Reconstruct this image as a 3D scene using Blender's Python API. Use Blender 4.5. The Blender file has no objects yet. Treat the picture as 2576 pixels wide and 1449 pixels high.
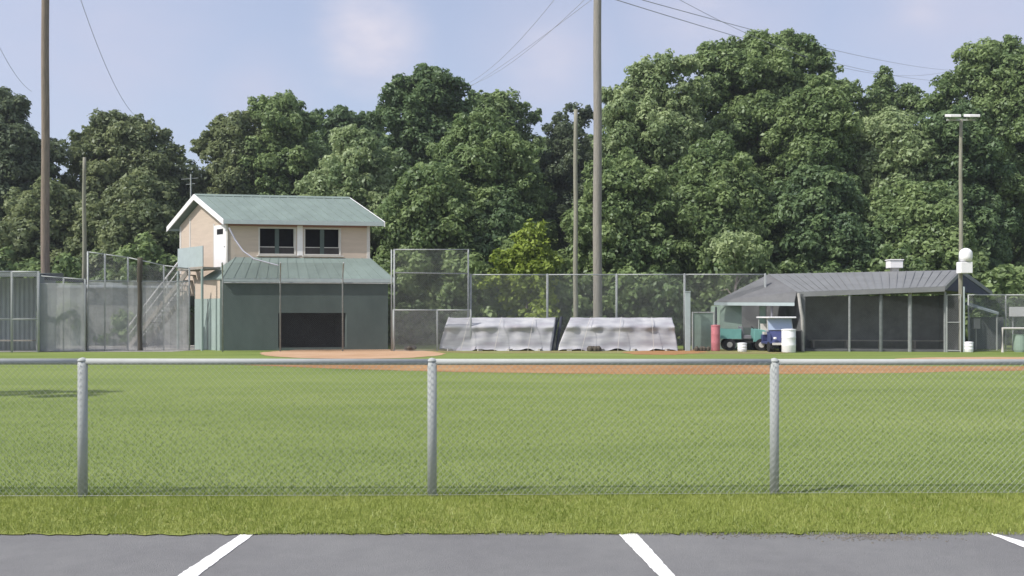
import bpy, math, random
import numpy as np
from mathutils import Vector, Matrix

random.seed(7)
rng = np.random.default_rng(11)
R = math.radians
scn = bpy.context.scene
C = scn.collection
F, CX, HY, EYE = 2230.0, 1288.0, 795.0, 1.6     # focal length, centre, horizon of the 2576 px wide view; eye height


def P(px, py, Y):
    return Vector(((px - CX) / F * Y, Y, EYE + (HY - py) / F * Y))


def G(px, py, z=0.0):
    Y = F * (EYE - z) / (py - HY)
    return Vector(((px - CX) / F * Y, Y, z))


def XY(px, Y, z=0.0):
    return Vector(((px - CX) / F * Y, Y, z))


def Z(py, Y):
    return EYE + (HY - py) / F * Y


# ------------------------------------------------------------------ materials
def nmat(name):
    m = bpy.data.materials.new(name)
    m.use_nodes = True
    nt = m.node_tree
    b = nt.nodes['Principled BSDF']
    return m, nt, b


def mat(name, col, rough=0.7, metal=0.0, var=0.0, scale=3.0, bump=0.0, bscale=40.0, streak=None, col2=None, spec=0.3):
    m, nt, b = nmat(name)
    b.inputs['Base Color'].default_value = (*col, 1)
    b.inputs['Roughness'].default_value = rough
    b.inputs['Metallic'].default_value = metal
    b.inputs['Specular IOR Level'].default_value = spec
    tc = nt.nodes.new('ShaderNodeTexCoord')
    if var > 0:
        n = nt.nodes.new('ShaderNodeTexNoise')
        n.inputs['Scale'].default_value = scale
        n.inputs['Detail'].default_value = 6
        n.inputs['Roughness'].default_value = 0.65
        if streak:
            mp = nt.nodes.new('ShaderNodeMapping')
            mp.inputs['Scale'].default_value = streak
            nt.links.new(tc.outputs['Object'], mp.inputs['Vector'])
            nt.links.new(mp.outputs['Vector'], n.inputs['Vector'])
        else:
            nt.links.new(tc.outputs['Object'], n.inputs['Vector'])
        r = nt.nodes.new('ShaderNodeValToRGB')
        r.color_ramp.elements[0].position = 0.3
        r.color_ramp.elements[1].position = 0.7
        c2 = col2 or tuple(c * (1 + var) for c in col)
        r.color_ramp.elements[0].color = (*[c * (1 - var) for c in col], 1)
        r.color_ramp.elements[1].color = (*[min(1, c) for c in c2], 1)
        nt.links.new(n.outputs['Fac'], r.inputs['Fac'])
        nt.links.new(r.outputs['Color'], b.inputs['Base Color'])
    if bump > 0:
        n2 = nt.nodes.new('ShaderNodeTexNoise')
        n2.inputs['Scale'].default_value = bscale
        n2.inputs['Detail'].default_value = 4
        nt.links.new(tc.outputs['Object'], n2.inputs['Vector'])
        bp = nt.nodes.new('ShaderNodeBump')
        bp.inputs['Strength'].default_value = bump
        bp.inputs['Distance'].default_value = 0.02
        nt.links.new(n2.outputs['Fac'], bp.inputs['Height'])
        nt.links.new(bp.outputs['Normal'], b.inputs['Normal'])
    return m


def ground_mat(name, stops, scales, bump=0.4, bscale=60, rough=0.9, aniso=(1, 1, 1), weights=(0.5, 0.3, 0.2)):
    """colour from a weighted sum of three noises through a ramp"""
    m, nt, b = nmat(name)
    b.inputs['Roughness'].default_value = rough
    b.inputs['Specular IOR Level'].default_value = 0.15
    tc = nt.nodes.new('ShaderNodeTexCoord')
    mp = nt.nodes.new('ShaderNodeMapping')
    mp.inputs['Scale'].default_value = aniso
    nt.links.new(tc.outputs['Object'], mp.inputs['Vector'])
    prev = None
    for s, w in zip(scales, weights):
        n = nt.nodes.new('ShaderNodeTexNoise')
        n.inputs['Scale'].default_value = s
        n.inputs['Detail'].default_value = 5
        nt.links.new(mp.outputs['Vector'], n.inputs['Vector'])
        mu = nt.nodes.new('ShaderNodeMath')
        mu.operation = 'MULTIPLY_ADD'
        mu.inputs[1].default_value = w
        nt.links.new(n.outputs['Fac'], mu.inputs[0])
        if prev is None:
            mu.inputs[2].default_value = 0
        else:
            nt.links.new(prev.outputs[0], mu.inputs[2])
        prev = mu
    r = nt.nodes.new('ShaderNodeValToRGB')
    e = r.color_ramp.elements
    e[0].position, e[0].color = stops[0][0], (*stops[0][1], 1)
    e[1].position, e[1].color = stops[-1][0], (*stops[-1][1], 1)
    for p_, c_ in stops[1:-1]:
        q = e.new(p_)
        q.color = (*c_, 1)
    nt.links.new(prev.outputs[0], r.inputs['Fac'])
    nt.links.new(r.outputs['Color'], b.inputs['Base Color'])
    if bump:
        n2 = nt.nodes.new('ShaderNodeTexNoise')
        n2.inputs['Scale'].default_value = bscale
        n2.inputs['Detail'].default_value = 3
        nt.links.new(tc.outputs['Object'], n2.inputs['Vector'])
        bp = nt.nodes.new('ShaderNodeBump')
        bp.inputs['Strength'].default_value = bump
        bp.inputs['Distance'].default_value = 0.02
        nt.links.new(n2.outputs['Fac'], bp.inputs['Height'])
        nt.links.new(bp.outputs['Normal'], b.inputs['Normal'])
    return m


def leaf_mat(name, dark, light, trans=0.42):
    m = bpy.data.materials.new(name)
    m.use_nodes = True
    nt = m.node_tree
    nt.nodes.clear()
    out = nt.nodes.new('ShaderNodeOutputMaterial')
    at = nt.nodes.new('ShaderNodeAttribute')
    at.attribute_name = 'rnd'
    r = nt.nodes.new('ShaderNodeValToRGB')
    r.color_ramp.elements[0].color = (*dark, 1)
    r.color_ramp.elements[1].color = (*light, 1)
    nt.links.new(at.outputs['Fac'], r.inputs['Fac'])
    d = nt.nodes.new('ShaderNodeBsdfDiffuse')
    t = nt.nodes.new('ShaderNodeBsdfTranslucent')
    g = nt.nodes.new('ShaderNodeBsdfGlossy')
    g.inputs['Roughness'].default_value = 0.45
    g.inputs['Color'].default_value = (0.8, 0.85, 0.9, 1)
    nt.links.new(r.outputs['Color'], d.inputs['Color'])
    nt.links.new(r.outputs['Color'], t.inputs['Color'])
    mx = nt.nodes.new('ShaderNodeMixShader')
    mx.inputs[0].default_value = trans
    nt.links.new(d.outputs[0], mx.inputs[1])
    nt.links.new(t.outputs[0], mx.inputs[2])
    m2 = nt.nodes.new('ShaderNodeMixShader')
    m2.inputs[0].default_value = 0.02
    nt.links.new(mx.outputs[0], m2.inputs[1])
    nt.links.new(g.outputs[0], m2.inputs[2])
    nt.links.new(m2.outputs[0], out.inputs['Surface'])
    return m


def screen_mat(name, col, alpha, var=0.15, scale=1.5):
    """woven screen fabric, partly see-through"""
    m = mat(name, col, rough=0.9, var=var, scale=scale)
    nt = m.node_tree
    b = nt.nodes['Principled BSDF']
    b.inputs['Alpha'].default_value = alpha
    return m


M = {}
M['galv'] = mat('galvanised_steel', (0.36, 0.38, 0.37), rough=0.75, metal=0.0, var=0.07, scale=8)
M['galv_old'] = mat('weathered_galvanised_steel', (0.34, 0.36, 0.36), rough=0.6, metal=0.2, var=0.2, scale=6)
M['galv_dark'] = mat('dull_steel', (0.17, 0.19, 0.19), rough=0.6, metal=0.2, var=0.2, scale=6)
M['wire'] = mat('wire_galvanised', (0.36, 0.38, 0.38), rough=0.6, metal=0.2)
M['wire_far'] = mat('wire_dulled', (0.27, 0.29, 0.29), rough=0.7, metal=0.1)
M['wire_dark'] = mat('wire_dark_coated', (0.06, 0.07, 0.07), rough=0.7)
M['cable'] = mat('cable_grey', (0.36, 0.36, 0.42), rough=0.6)
M['wood_pole'] = mat('weathered_pole_wood', (0.22, 0.18, 0.145), rough=0.9, var=0.3, scale=4, streak=(6, 6, 0.4), bump=0.5)
M['wood_pale'] = mat('grey_green_pole_wood', (0.24, 0.235, 0.19), rough=0.9, var=0.25, scale=4, streak=(6, 6, 0.4), bump=0.4)
M['wood_grey'] = mat('silvered_pole_wood', (0.25, 0.235, 0.21), rough=0.9, var=0.25, scale=4, streak=(6, 6, 0.4), bump=0.4)
M['wood_dark'] = mat('dark_creosote_wood', (0.08, 0.07, 0.055), rough=0.9, var=0.3, scale=4, streak=(6, 6, 0.4))
M['peach'] = mat('peach_siding', (0.51, 0.425, 0.35), rough=0.75, var=0.07, scale=1.2, streak=(1, 1, 6))
M['trim_white'] = mat('white_trim_paint', (0.78, 0.77, 0.78), rough=0.5, var=0.05)
M['trim_pale'] = mat('pale_trim_paint', (0.55, 0.53, 0.5), rough=0.6, var=0.08)
M['roof_green'] = mat('green_metal_roof', (0.185, 0.235, 0.215), rough=0.6, var=0.12, scale=1.5, metal=0.1)
M['fascia'] = mat('grey_green_fascia', (0.36, 0.42, 0.43), rough=0.5, var=0.08)
M['soffit'] = mat('maroon_soffit_and_eave_shade', (0.3, 0.16, 0.14), rough=0.8, var=0.1)  # soffit colour, also paints the eave shadow strip
M['wall_green'] = mat('dark_green_siding', (0.082, 0.110, 0.104), rough=0.8, var=0.16, scale=1.1, streak=(1, 1, 0.5))
M['wall_pale_green'] = mat('pale_green_boards', (0.30, 0.37, 0.35), rough=0.8, var=0.12, scale=2, streak=(1, 1, 0.3))
M['black'] = mat('interior_shade_black', (0.012, 0.012, 0.014), rough=0.9, var=0.3)  # near-black stands in for the shade inside openings
M['interior'] = mat('room_shade_colour', (0.05, 0.045, 0.045), rough=0.9, var=0.2)  # dark colour stands in for the shade of the room
M['roof_grey'] = mat('grey_metal_roof', (0.190, 0.196, 0.201), rough=0.5, var=0.12, scale=1.2, metal=0.1)
M['roof_sun_dimmed'] = mat('lean_to_metal_sun_dimmed', (0.13, 0.133, 0.138), rough=0.75, var=0.2, scale=1.5)  # roof grey darkened to offset the sun on the lean-to slope
M['navy'] = mat('navy_boards_and_gable_shade', (0.04, 0.045, 0.06), rough=0.8, var=0.2)
M['dug_wall'] = mat('dugout_block_wall', (0.13, 0.135, 0.14), rough=0.9, var=0.25, scale=1.5)
M['dug_green'] = mat('grey_green_plywood', (0.25, 0.33, 0.28), rough=0.85, var=0.15, scale=2)
M['corr'] = mat('corrugated_grey_metal', (0.27, 0.30, 0.325), rough=0.6, metal=0.1, var=0.15, scale=1)
M['concrete'] = mat('concrete', (0.36, 0.35, 0.33), rough=0.9, var=0.2, scale=2)
M['backing_pale'] = mat('pale_backing_wall', (0.33, 0.33, 0.32), rough=0.9, var=0.15, scale=1.2)
M['white_plastic'] = mat('white_plastic', (0.8, 0.8, 0.82), rough=0.45, var=0.04)
M['red_plastic'] = mat('faded_red_plastic', (0.468, 0.169, 0.192), rough=0.5, var=0.15)
M['teal'] = mat('teal_vehicle_paint', (0.14, 0.32, 0.3), rough=0.4, var=0.1)
M['blue'] = mat('dark_blue_vehicle_paint', (0.05, 0.06, 0.15), rough=0.4, var=0.1)
M['rubber'] = mat('tyre_rubber', (0.025, 0.025, 0.027), rough=0.85, var=0.2)
M['seat_grey'] = mat('seat_vinyl', (0.18, 0.18, 0.2), rough=0.6)
M['glass'] = mat('hazy_windscreen', (0.35, 0.42, 0.55), rough=0.25, spec=0.6)
M['wood_board'] = mat('weathered_boards', (0.27, 0.25, 0.22), rough=0.9, var=0.2, scale=3)
M['screen_grey'] = screen_mat('grey_windscreen_fabric', (0.40, 0.41, 0.415), 0.65, 0.2, 1.1)
M['screen_mottled'] = screen_mat('mottled_grey_windscreen', (0.42, 0.42, 0.42), 0.5, 0.28, 1.8)
M['screen_thin'] = screen_mat('thin_black_windscreen', (0.16, 0.18, 0.18), 0.3, 0.1)
M['net'] = screen_mat('backstop_netting', (0.1, 0.12, 0.13), 0.22, 0.1)
M['bark'] = mat('tree_bark', (0.16, 0.13, 0.105), rough=0.95, var=0.3, scale=3, streak=(4, 4, 0.6), bump=0.6)
M['bark_pale'] = mat('pale_tree_bark', (0.32, 0.27, 0.23), rough=0.95, var=0.3, scale=3, streak=(4, 4, 0.6))

# silver tarp
mt, nt, b = nmat('silver_tarp')
b.inputs['Roughness'].default_value = 0.6
tc = nt.nodes.new('ShaderNodeTexCoord')
n = nt.nodes.new('ShaderNodeTexNoise'); n.inputs['Scale'].default_value = 1.3; n.inputs['Detail'].default_value = 5
mp = nt.nodes.new('ShaderNodeMapping'); mp.inputs['Scale'].default_value = (0.6, 0.6, 3.0)
nt.links.new(tc.outputs['Object'], mp.inputs['Vector']); nt.links.new(mp.outputs['Vector'], n.inputs['Vector'])
r = nt.nodes.new('ShaderNodeValToRGB')
r.color_ramp.elements[0].position = 0.33; r.color_ramp.elements[0].color = (0.27, 0.26, 0.29, 1)
r.color_ramp.elements[1].position = 0.68; r.color_ramp.elements[1].color = (0.46, 0.46, 0.47, 1)
q = r.color_ramp.elements.new(0.5); q.color = (0.34, 0.345, 0.37, 1)
nt.links.new(n.outputs['Fac'], r.inputs['Fac']); nt.links.new(r.outputs['Color'], b.inputs['Base Color'])
M['tarp'] = mt

M['grass_field'] = ground_mat('field_grass', [(0.36, (0.126, 0.173, 0.041)), (0.5, (0.167, 0.217, 0.056)), (0.64, (0.203, 0.248, 0.074))],
                              (0.13, 0.7, 30.0), bump=0.5, bscale=70, aniso=(0.5, 1.6, 1), weights=(0.5, 0.32, 0.18))
M['grass_verge'] = ground_mat('verge_grass', [(0.36, (0.167, 0.206, 0.043)), (0.5, (0.222, 0.260, 0.065)), (0.64, (0.289, 0.290, 0.097))],
                              (1.0, 5.0, 40.0), bump=0.8, bscale=90, weights=(0.35, 0.3, 0.35))
M['dirt'] = ground_mat('infield_clay', [(0.35, (0.255, 0.125, 0.052)), (0.5, (0.319, 0.177, 0.079)), (0.66, (0.390, 0.250, 0.126))],
                       (0.25, 1.5, 25.0), bump=0.3, bscale=30)
M['dirt_pale'] = ground_mat('pale_home_clay', [(0.35, (0.350, 0.215, 0.119)), (0.5, (0.432, 0.281, 0.175)), (0.66, (0.491, 0.340, 0.225))],
                            (0.3, 1.5, 25.0), bump=0.3, bscale=30)
M['gravel'] = ground_mat('gravel_ground', [(0.35, (0.22, 0.21, 0.19)), (0.5, (0.3, 0.29, 0.27)), (0.66, (0.4, 0.39, 0.36))],
                         (0.5, 3.0, 30.0), bump=0.6, bscale=40)
M['asphalt'] = ground_mat('asphalt', [(0.34, (0.191, 0.189, 0.194)), (0.5, (0.230, 0.230, 0.231)), (0.66, (0.266, 0.266, 0.263))],
                          (0.9, 6.0, 130.0), bump=0.8, bscale=200, rough=0.85, weights=(0.42, 0.22, 0.36))
M['soil'] = mat('dark_soil', (0.15, 0.14, 0.12), rough=0.95, var=0.3)
M['line_paint'] = mat('white_road_paint', (0.8, 0.8, 0.79), rough=0.7, var=0.1, scale=30, bump=0.4, bscale=200)

LEAF = {
    'deep':   leaf_mat('foliage_deep_green', (0.066, 0.118, 0.057), (0.200, 0.284, 0.123)),
    'mid':    leaf_mat('foliage_mid_green', (0.095, 0.159, 0.060), (0.287, 0.374, 0.155)),
    'light':  leaf_mat('foliage_light_green', (0.153, 0.227, 0.094), (0.402, 0.483, 0.247)),
    'olive':  leaf_mat('foliage_olive_green', (0.106, 0.148, 0.071), (0.297, 0.341, 0.164)),
    'pine':   leaf_mat('foliage_blue_green', (0.068, 0.105, 0.060), (0.211, 0.256, 0.141)),
    'yellow': leaf_mat('foliage_yellow_green', (0.160, 0.226, 0.030), (0.335, 0.421, 0.078)),
}
M['blade_field'] = leaf_mat('grass_blades_field', (0.128, 0.194, 0.045), (0.231, 0.296, 0.089), 0.35)
M['blade_verge'] = leaf_mat('grass_blades_verge', (0.180, 0.239, 0.040), (0.379, 0.420, 0.119), 0.35)

# ------------------------------------------------------------------ mesh helpers


class MB:
    def __init__(s):
        s.v, s.f = [], []

    def add(s, vs, fs):
        o = len(s.v)
        s.v += [tuple(v) for v in vs]
        s.f += [tuple(i + o for i in f) for f in fs]
        return s

    def para(s, o, a, b, c):
        """parallelepiped from corner o with edges a, b, c"""
        o, a, b, c = map(Vector, (o, a, b, c))
        vs = [o, o + a, o + a + b, o + b, o + c, o + a + c, o + a + b + c, o + b + c]
        return s.add(vs, [(0, 3, 2, 1), (4, 5, 6, 7), (0, 1, 5, 4), (1, 2, 6, 5), (2, 3, 7, 6), (3, 0, 4, 7)])

    def box(s, c, sx, sy, sz, rz=0.0):
        """box centred in x, y with its bottom at c.z"""
        ca, sa = math.cos(rz), math.sin(rz)
        a, b_ = Vector((ca, sa, 0)) * sx, Vector((-sa, ca, 0)) * sy
        return s.para(Vector(c) - a / 2 - b_ / 2, a, b_, (0, 0, sz))

    def tube(s, pts, r0, r1=None, n=10, caps=True):
        pts = [Vector(p) for p in pts]
        r1 = r0 if r1 is None else r1
        vs, fs = [], []
        m = len(pts)
        for i, p in enumerate(pts):
            d = (pts[min(i + 1, m - 1)] - pts[max(i - 1, 0)]).normalized()
            up = Vector((0, 0, 1)) if abs(d.z) < 0.9 else Vector((1, 0, 0))
            a = d.cross(up).normalized()
            b_ = d.cross(a)
            rr = r0 + (r1 - r0) * i / (m - 1)
            for k in range(n):
                t = 2 * math.pi * k / n
                vs.append(p + (a * math.cos(t) + b_ * math.sin(t)) * rr)
        for i in range(m - 1):
            for k in range(n):
                fs.append((i * n + k, i * n + (k + 1) % n, (i + 1) * n + (k + 1) % n, (i + 1) * n + k))
        if caps:
            fs.append(tuple(range(n))[::-1])
            fs.append(tuple((m - 1) * n + k for k in range(n)))
        return s.add(vs, fs)

    def lathe(s, c, prof, n=20):
        c = Vector(c)
        vs, fs = [], []
        for r_, z in prof:
            for k in range(n):
                t = 2 * math.pi * k / n
                vs.append(c + Vector((r_ * math.cos(t), r_ * math.sin(t), z)))
        for i in range(len(prof) - 1):
            for k in range(n):
                fs.append((i * n + k, i * n + (k + 1) % n, (i + 1) * n + (k + 1) % n, (i + 1) * n + k))
        fs.append(tuple(range(n))[::-1])
        fs.append(tuple((len(prof) - 1) * n + k for k in range(n)))
        return s.add(vs, fs)

    def slab(s, poly, t):
        """polygon (list of points) given thickness along vector t"""
        poly = [Vector(p) for p in poly]
        t = Vector(t)
        n = len(poly)
        vs = poly + [p + t for p in poly]
        fs = [tuple(range(n))[::-1], tuple(range(n, 2 * n))]
        for k in range(n):
            fs.append((k, (k + 1) % n, n + (k + 1) % n, n + k))
        return s.add(vs, fs)

    def build(s, name, m, parent=None, smooth=False, bevel=0.0):
        me = bpy.data.meshes.new(name)
        me.from_pydata(s.v, [], s.f)
        me.update()
        if smooth:
            me.polygons.foreach_set('use_smooth', [True] * len(me.polygons))
        o = bpy.data.objects.new(name, me)
        me.materials.append(m)
        C.objects.link(o)
        if parent is not None:
            o.parent = parent
            # a part's mesh is stored relative to its thing's base
            off = Vector((0, 0, 0))
            q = parent
            while q is not None:
                off += Vector(q.location)
                q = q.parent
            me.transform(Matrix.Translation(-off))
        if bevel > 0:
            bv = o.modifiers.new('Bevel', 'BEVEL')
            bv.width = bevel
            bv.segments = 2
            bv.limit_method = 'ANGLE'
        me.validate()
        return o


def thing(name, label, cat, loc=(0, 0, 0), group=None):
    o = bpy.data.objects.new(name, None)
    o.empty_display_size = 0.3
    o.location = loc
    C.objects.link(o)
    o['label'] = label
    o['category'] = cat
    if group:
        o['group'] = group
    return o


def tag(o, label, cat, group=None):
    o['label'] = label
    o['category'] = cat
    if group:
        o['group'] = group
    return o


def struct(o, kind='structure', label=None):
    o['kind'] = kind
    if label:
        o['label'] = label
    return o


def quads_mesh(name, V, rnd, m, parent=None, tri=False):
    """V: (N,4,3) or (N,3,3) array of leaf faces"""
    N, k = V.shape[0], V.shape[1]
    if parent is not None:
        V = V - np.array(parent.location)
    me = bpy.data.meshes.new(name)
    me.vertices.add(N * k)
    me.vertices.foreach_set('co', V.reshape(-1).astype(np.float32))
    me.loops.add(N * k)
    me.loops.foreach_set('vertex_index', np.arange(N * k, dtype=np.int32))
    me.polygons.add(N)
    me.polygons.foreach_set('loop_start', np.arange(0, N * k, k, dtype=np.int32))
    me.polygons.foreach_set('loop_total', np.full(N, k, dtype=np.int32))
    me.update(calc_edges=True)
    a = me.attributes.new('rnd', 'FLOAT', 'FACE')
    a.data.foreach_set('value', rnd.astype(np.float32))
    me.materials.append(m)
    o = bpy.data.objects.new(name, me)
    C.objects.link(o)
    if parent is not None:
        o.parent = parent
    return o


def sph_dirs(n):
    d = rng.normal(size=(n, 3))
    return d / np.linalg.norm(d, axis=1, keepdims=True)


def leaves_from(cent, normal, size):
    """rhombic leaves at cent with given normals"""
    n = len(cent)
    nn = normal / np.linalg.norm(normal, axis=1, keepdims=True)
    t = sph_dirs(n)
    a = np.cross(nn, t)
    a /= np.linalg.norm(a, axis=1, keepdims=True) + 1e-9
    b_ = np.cross(nn, a)
    s = size[:, None]
    bend = nn * s * 0.25
    return np.stack([cent - a * s, cent - b_ * s * 0.55 + bend, cent + a * s, cent + b_ * s * 0.55 + bend * 0.2], axis=1)


def lobes_foliage(lobes, dens, lsize, jitter=0.35, squash=0.92, up=0.3, sub=9):
    """lobes: (n,4) centres and radii -> leaves on the shells of each lobe and of smaller tufts round it"""
    cs, ns, sz, rd = [], [], [], []

    def shell(x, y, z, r_, n, tone):
        if n < 1:
            return
        d = sph_dirs(n)
        d[:, 2] = np.where(d[:, 2] < -0.7, -d[:, 2], d[:, 2])
        w = 1 + 0.18 * np.sin(d[:, 0] * 5 + x) * np.sin(d[:, 2] * 6 + z)
        rad = r_ * w * (1 - jitter * rng.random(n) ** 1.3 + 0.06 * rng.normal(size=n))
        p = d * rad[:, None]
        p[:, 2] *= squash
        cs.append(p + (x, y, z))
        ns.append(d * .9 + np.array([0, 0, up]) + 0.42 * rng.normal(size=(n, 3)))
        sz.append(lsize * (0.5 + 1.0 * rng.random(n)))
        rd.append(np.clip(tone + 0.3 * rng.random(n), 0, 1))

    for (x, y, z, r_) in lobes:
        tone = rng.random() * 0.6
        shell(x, y, z, r_ * .68, int(dens * .3 * r_ * r_), tone * .6)  # inner leaves toned darker: crown shade put into their colour
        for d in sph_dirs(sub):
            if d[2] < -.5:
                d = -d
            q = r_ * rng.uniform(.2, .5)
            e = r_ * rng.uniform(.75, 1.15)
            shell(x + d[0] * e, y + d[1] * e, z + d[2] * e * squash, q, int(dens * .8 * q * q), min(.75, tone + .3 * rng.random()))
    return leaves_from(np.concatenate(cs), np.concatenate(ns), np.concatenate(sz)), np.concatenate(rd)


def ground_sheet(name, pts, z, m, jitter=0.0, step=0.25, kind='structure'):
    """flat polygon on the ground with a slightly uneven outline"""
    pts = [Vector((p[0], p[1], z)) for p in pts]
    out = []
    for i, p in enumerate(pts):
        q = pts[(i + 1) % len(pts)]
        k = max(1, int((q - p).length / step)) if jitter else 1
        k = min(k, 300)
        for j in range(k):
            w = p.lerp(q, j / k)
            if jitter:
                w = w + Vector((random.gauss(0, jitter), random.gauss(0, jitter), 0))
            out.append(w)
    import mathutils.geometry as mg
    tris = mg.tessellate_polygon([out])
    mb = MB()
    mb.add(out, tris)
    o = mb.build(name, m)
    for p_ in o.data.polygons:
        if p_.normal.z < 0:
            p_.flip()
    struct(o, kind)
    return o


def chain_wires(mb, p0, p1, z0, z1, step, r, r_n=3):
    """diagonal wires both ways filling the upright rectangle p0-p1, z0-z1"""
    p0, p1 = Vector((p0[0], p0[1], 0)), Vector((p1[0], p1[1], 0))
    L = (p1 - p0).length
    u = (p1 - p0) / L
    H = z1 - z0
    nrm = Vector((-u.y, u.x, 0)) * r
    k = -H
    while k < L:
        for sgn in (1, -1):
            a0, a1 = max(0, k), min(L, k + H)
            if a1 - a0 > step * 0.5:
                if sgn > 0:
                    za, zb = z0 + (a0 - k), z0 + (a1 - k)
                else:
                    za, zb = z1 - (a0 - k), z1 - (a1 - k)
                off = nrm * (0.6 * sgn)
                mb.tube([p0 + u * a0 + Vector((0, 0, za)) + off, p0 + u * a1 + Vector((0, 0, zb)) + off], r, n=3, caps=False)
        k += step


def fence(name, label, pts, heights, posts_r=0.03, rail_r=0.022, step=0.08, wr=0.003, mats=('galv', 'wire'),
          mids=(), posts=None, screen=None, group=None, z0=0.03, cat='fence', bottom=True, caps=True):
    """chain link fence through the ground points pts; heights = height at each point"""
    pts = [Vector((p[0], p[1], 0)) for p in pts]
    t = thing(name, label, cat, pts[0], group)
    pm, wm = M[mats[0]], M[mats[1]]
    for p, h in zip(pts, heights):
        mb = MB()
        mb.tube([p - Vector((0, 0, 0.1)), p + Vector((0, 0, h))], posts_r, n=12)
        if caps:
            mb.lathe(p + Vector((0, 0, h)), [(posts_r * 1.06, 0), (posts_r * 1.06, posts_r * .3), (posts_r * .7, posts_r * .7), (0.002, posts_r * .9)], 12)
        mb.build('post', pm, t, smooth=True)
    for (a, b_, ha, hb) in zip(pts, pts[1:], heights, heights[1:]):
        if rail_r:
            MB().tube([a + Vector((0, 0, ha)), b_ + Vector((0, 0, hb))], rail_r, n=8).build('top_rail', pm, t, smooth=True)
        for mz in mids:
            MB().tube([a + Vector((0, 0, mz)), b_ + Vector((0, 0, mz))], rail_r or 0.02, n=8).build('middle_rail', pm, t, smooth=True)
        mb = MB()
        u = (b_ - a).normalized()
        off = Vector((u.y, -u.x, 0)) * (posts_r + 0.004)
        hh = min(ha, hb)
        chain_wires(mb, a + off, b_ + off, z0, hh, step, wr)
        if bottom:
            mb.tube([a + off + Vector((0, 0, z0)), b_ + off + Vector((0, 0, z0))], wr * 1.4, n=4)
        mb.build('wire_mesh', wm, t)
        if screen:
            sm, s0, s1 = screen
            o2 = off * 1.6
            n = max(2, int((b_ - a).length / 0.25))
            vs, fs = [], []
            for i in range(n + 1):
                w = (a + o2).lerp(b_ + o2, i / n) + off.normalized() * 0.02 * math.sin(i * 1.7)
                vs += [w + Vector((0, 0, s0)), w + Vector((0, 0, min(s1, hh)))]
            for i in range(n):
                fs.append((2 * i, 2 * i + 2, 2 * i + 3, 2 * i + 1))
            MB().add(vs, fs).build('windscreen', M[sm], t)
    return t


# ------------------------------------------------------------------ camera, light, sky
cam_d = bpy.data.cameras.new('camera')
cam = bpy.data.objects.new('camera', cam_d)
C.objects.link(cam)
cam.location = (0, 0, EYE)
cam.rotation_euler = (R(90), 0, 0)
cam_d.sensor_width = 36
cam_d.lens = F / 2576 * 36
cam_d.shift_y = 70.5 / 2576
cam_d.clip_end = 3000
scn.camera = cam

SUN_EL, SUN_AZ = R(50), math.atan2(-0.88, -0.46)   # direction towards the sun: left of and slightly behind the viewer
sd = Vector((-0.88, -0.46, 0)).normalized() * math.cos(SUN_EL) + Vector((0, 0, math.sin(SUN_EL)))
ld = bpy.data.lights.new('sun', 'SUN')
ld.energy = 3.7
ld.angle = R(0.6)
ld.color = (1.0, 0.955, 0.89)
lo = bpy.data.objects.new('sun', ld)
C.objects.link(lo)
lo.rotation_euler = sd.to_track_quat('Z', 'Y').to_euler()
lo.location = sd * 100

w = bpy.data.worlds.new('World')
scn.world = w
w.use_nodes = True
nt = w.node_tree
bg = nt.nodes['Background']
sky = nt.nodes.new('ShaderNodeTexSky')
sky.sky_type = 'NISHITA'
sky.sun_disc = False
sky.sun_elevation = SUN_EL
sky.sun_rotation = math.atan2(sd.x, sd.y)
sky.air_density = 1.0
sky.dust_density = 2.5
sky.ozone_density = 1.5
geo = nt.nodes.new('ShaderNodeTexCoord')
mp = nt.nodes.new('ShaderNodeMapping')
mp.inputs['Scale'].default_value = (1.0, 1.0, 2.2)
nt.links.new(geo.outputs['Generated'], mp.inputs['Vector'])


def cloudnoise(scale, lo_, hi_, detail=6, off=0.0):
    n = nt.nodes.new('ShaderNodeTexNoise')
    n.noise_dimensions = '4D'
    n.inputs['W'].default_value = off
    n.inputs['Scale'].default_value = scale
    n.inputs['Detail'].default_value = detail
    nt.links.new(mp.outputs['Vector'], n.inputs['Vector'])
    mr = nt.nodes.new('ShaderNodeMapRange')
    mr.inputs['From Min'].default_value = lo_
    mr.inputs['From Max'].default_value = hi_
    nt.links.new(n.outputs['Fac'], mr.inputs['Value'])
    return mr


def blob(px, py, rad):
    """a soft cloud in the direction of one place in the sky"""
    d = (P(px, py, 100) - Vector((0, 0, EYE))).normalized()
    vm = nt.nodes.new('ShaderNodeVectorMath')
    vm.operation = 'DISTANCE'
    nt.links.new(geo.outputs['Generated'], vm.inputs[0])
    vm.inputs[1].default_value = d
    mr = nt.nodes.new('ShaderNodeMapRange')
    mr.interpolation_type = 'SMOOTHSTEP'
    mr.inputs['From Min'].default_value = rad
    mr.inputs['From Max'].default_value = 0
    nt.links.new(vm.outputs['Value'], mr.inputs['Value'])
    return mr


def mathn(op, a, b_):
    m_ = nt.nodes.new('ShaderNodeMath')
    m_.operation = op
    for i, x in enumerate((a, b_)):
        if isinstance(x, (int, float)):
            m_.inputs[i].default_value = x
        else:
            nt.links.new(x.outputs[0], m_.inputs[i])
    return m_


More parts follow.
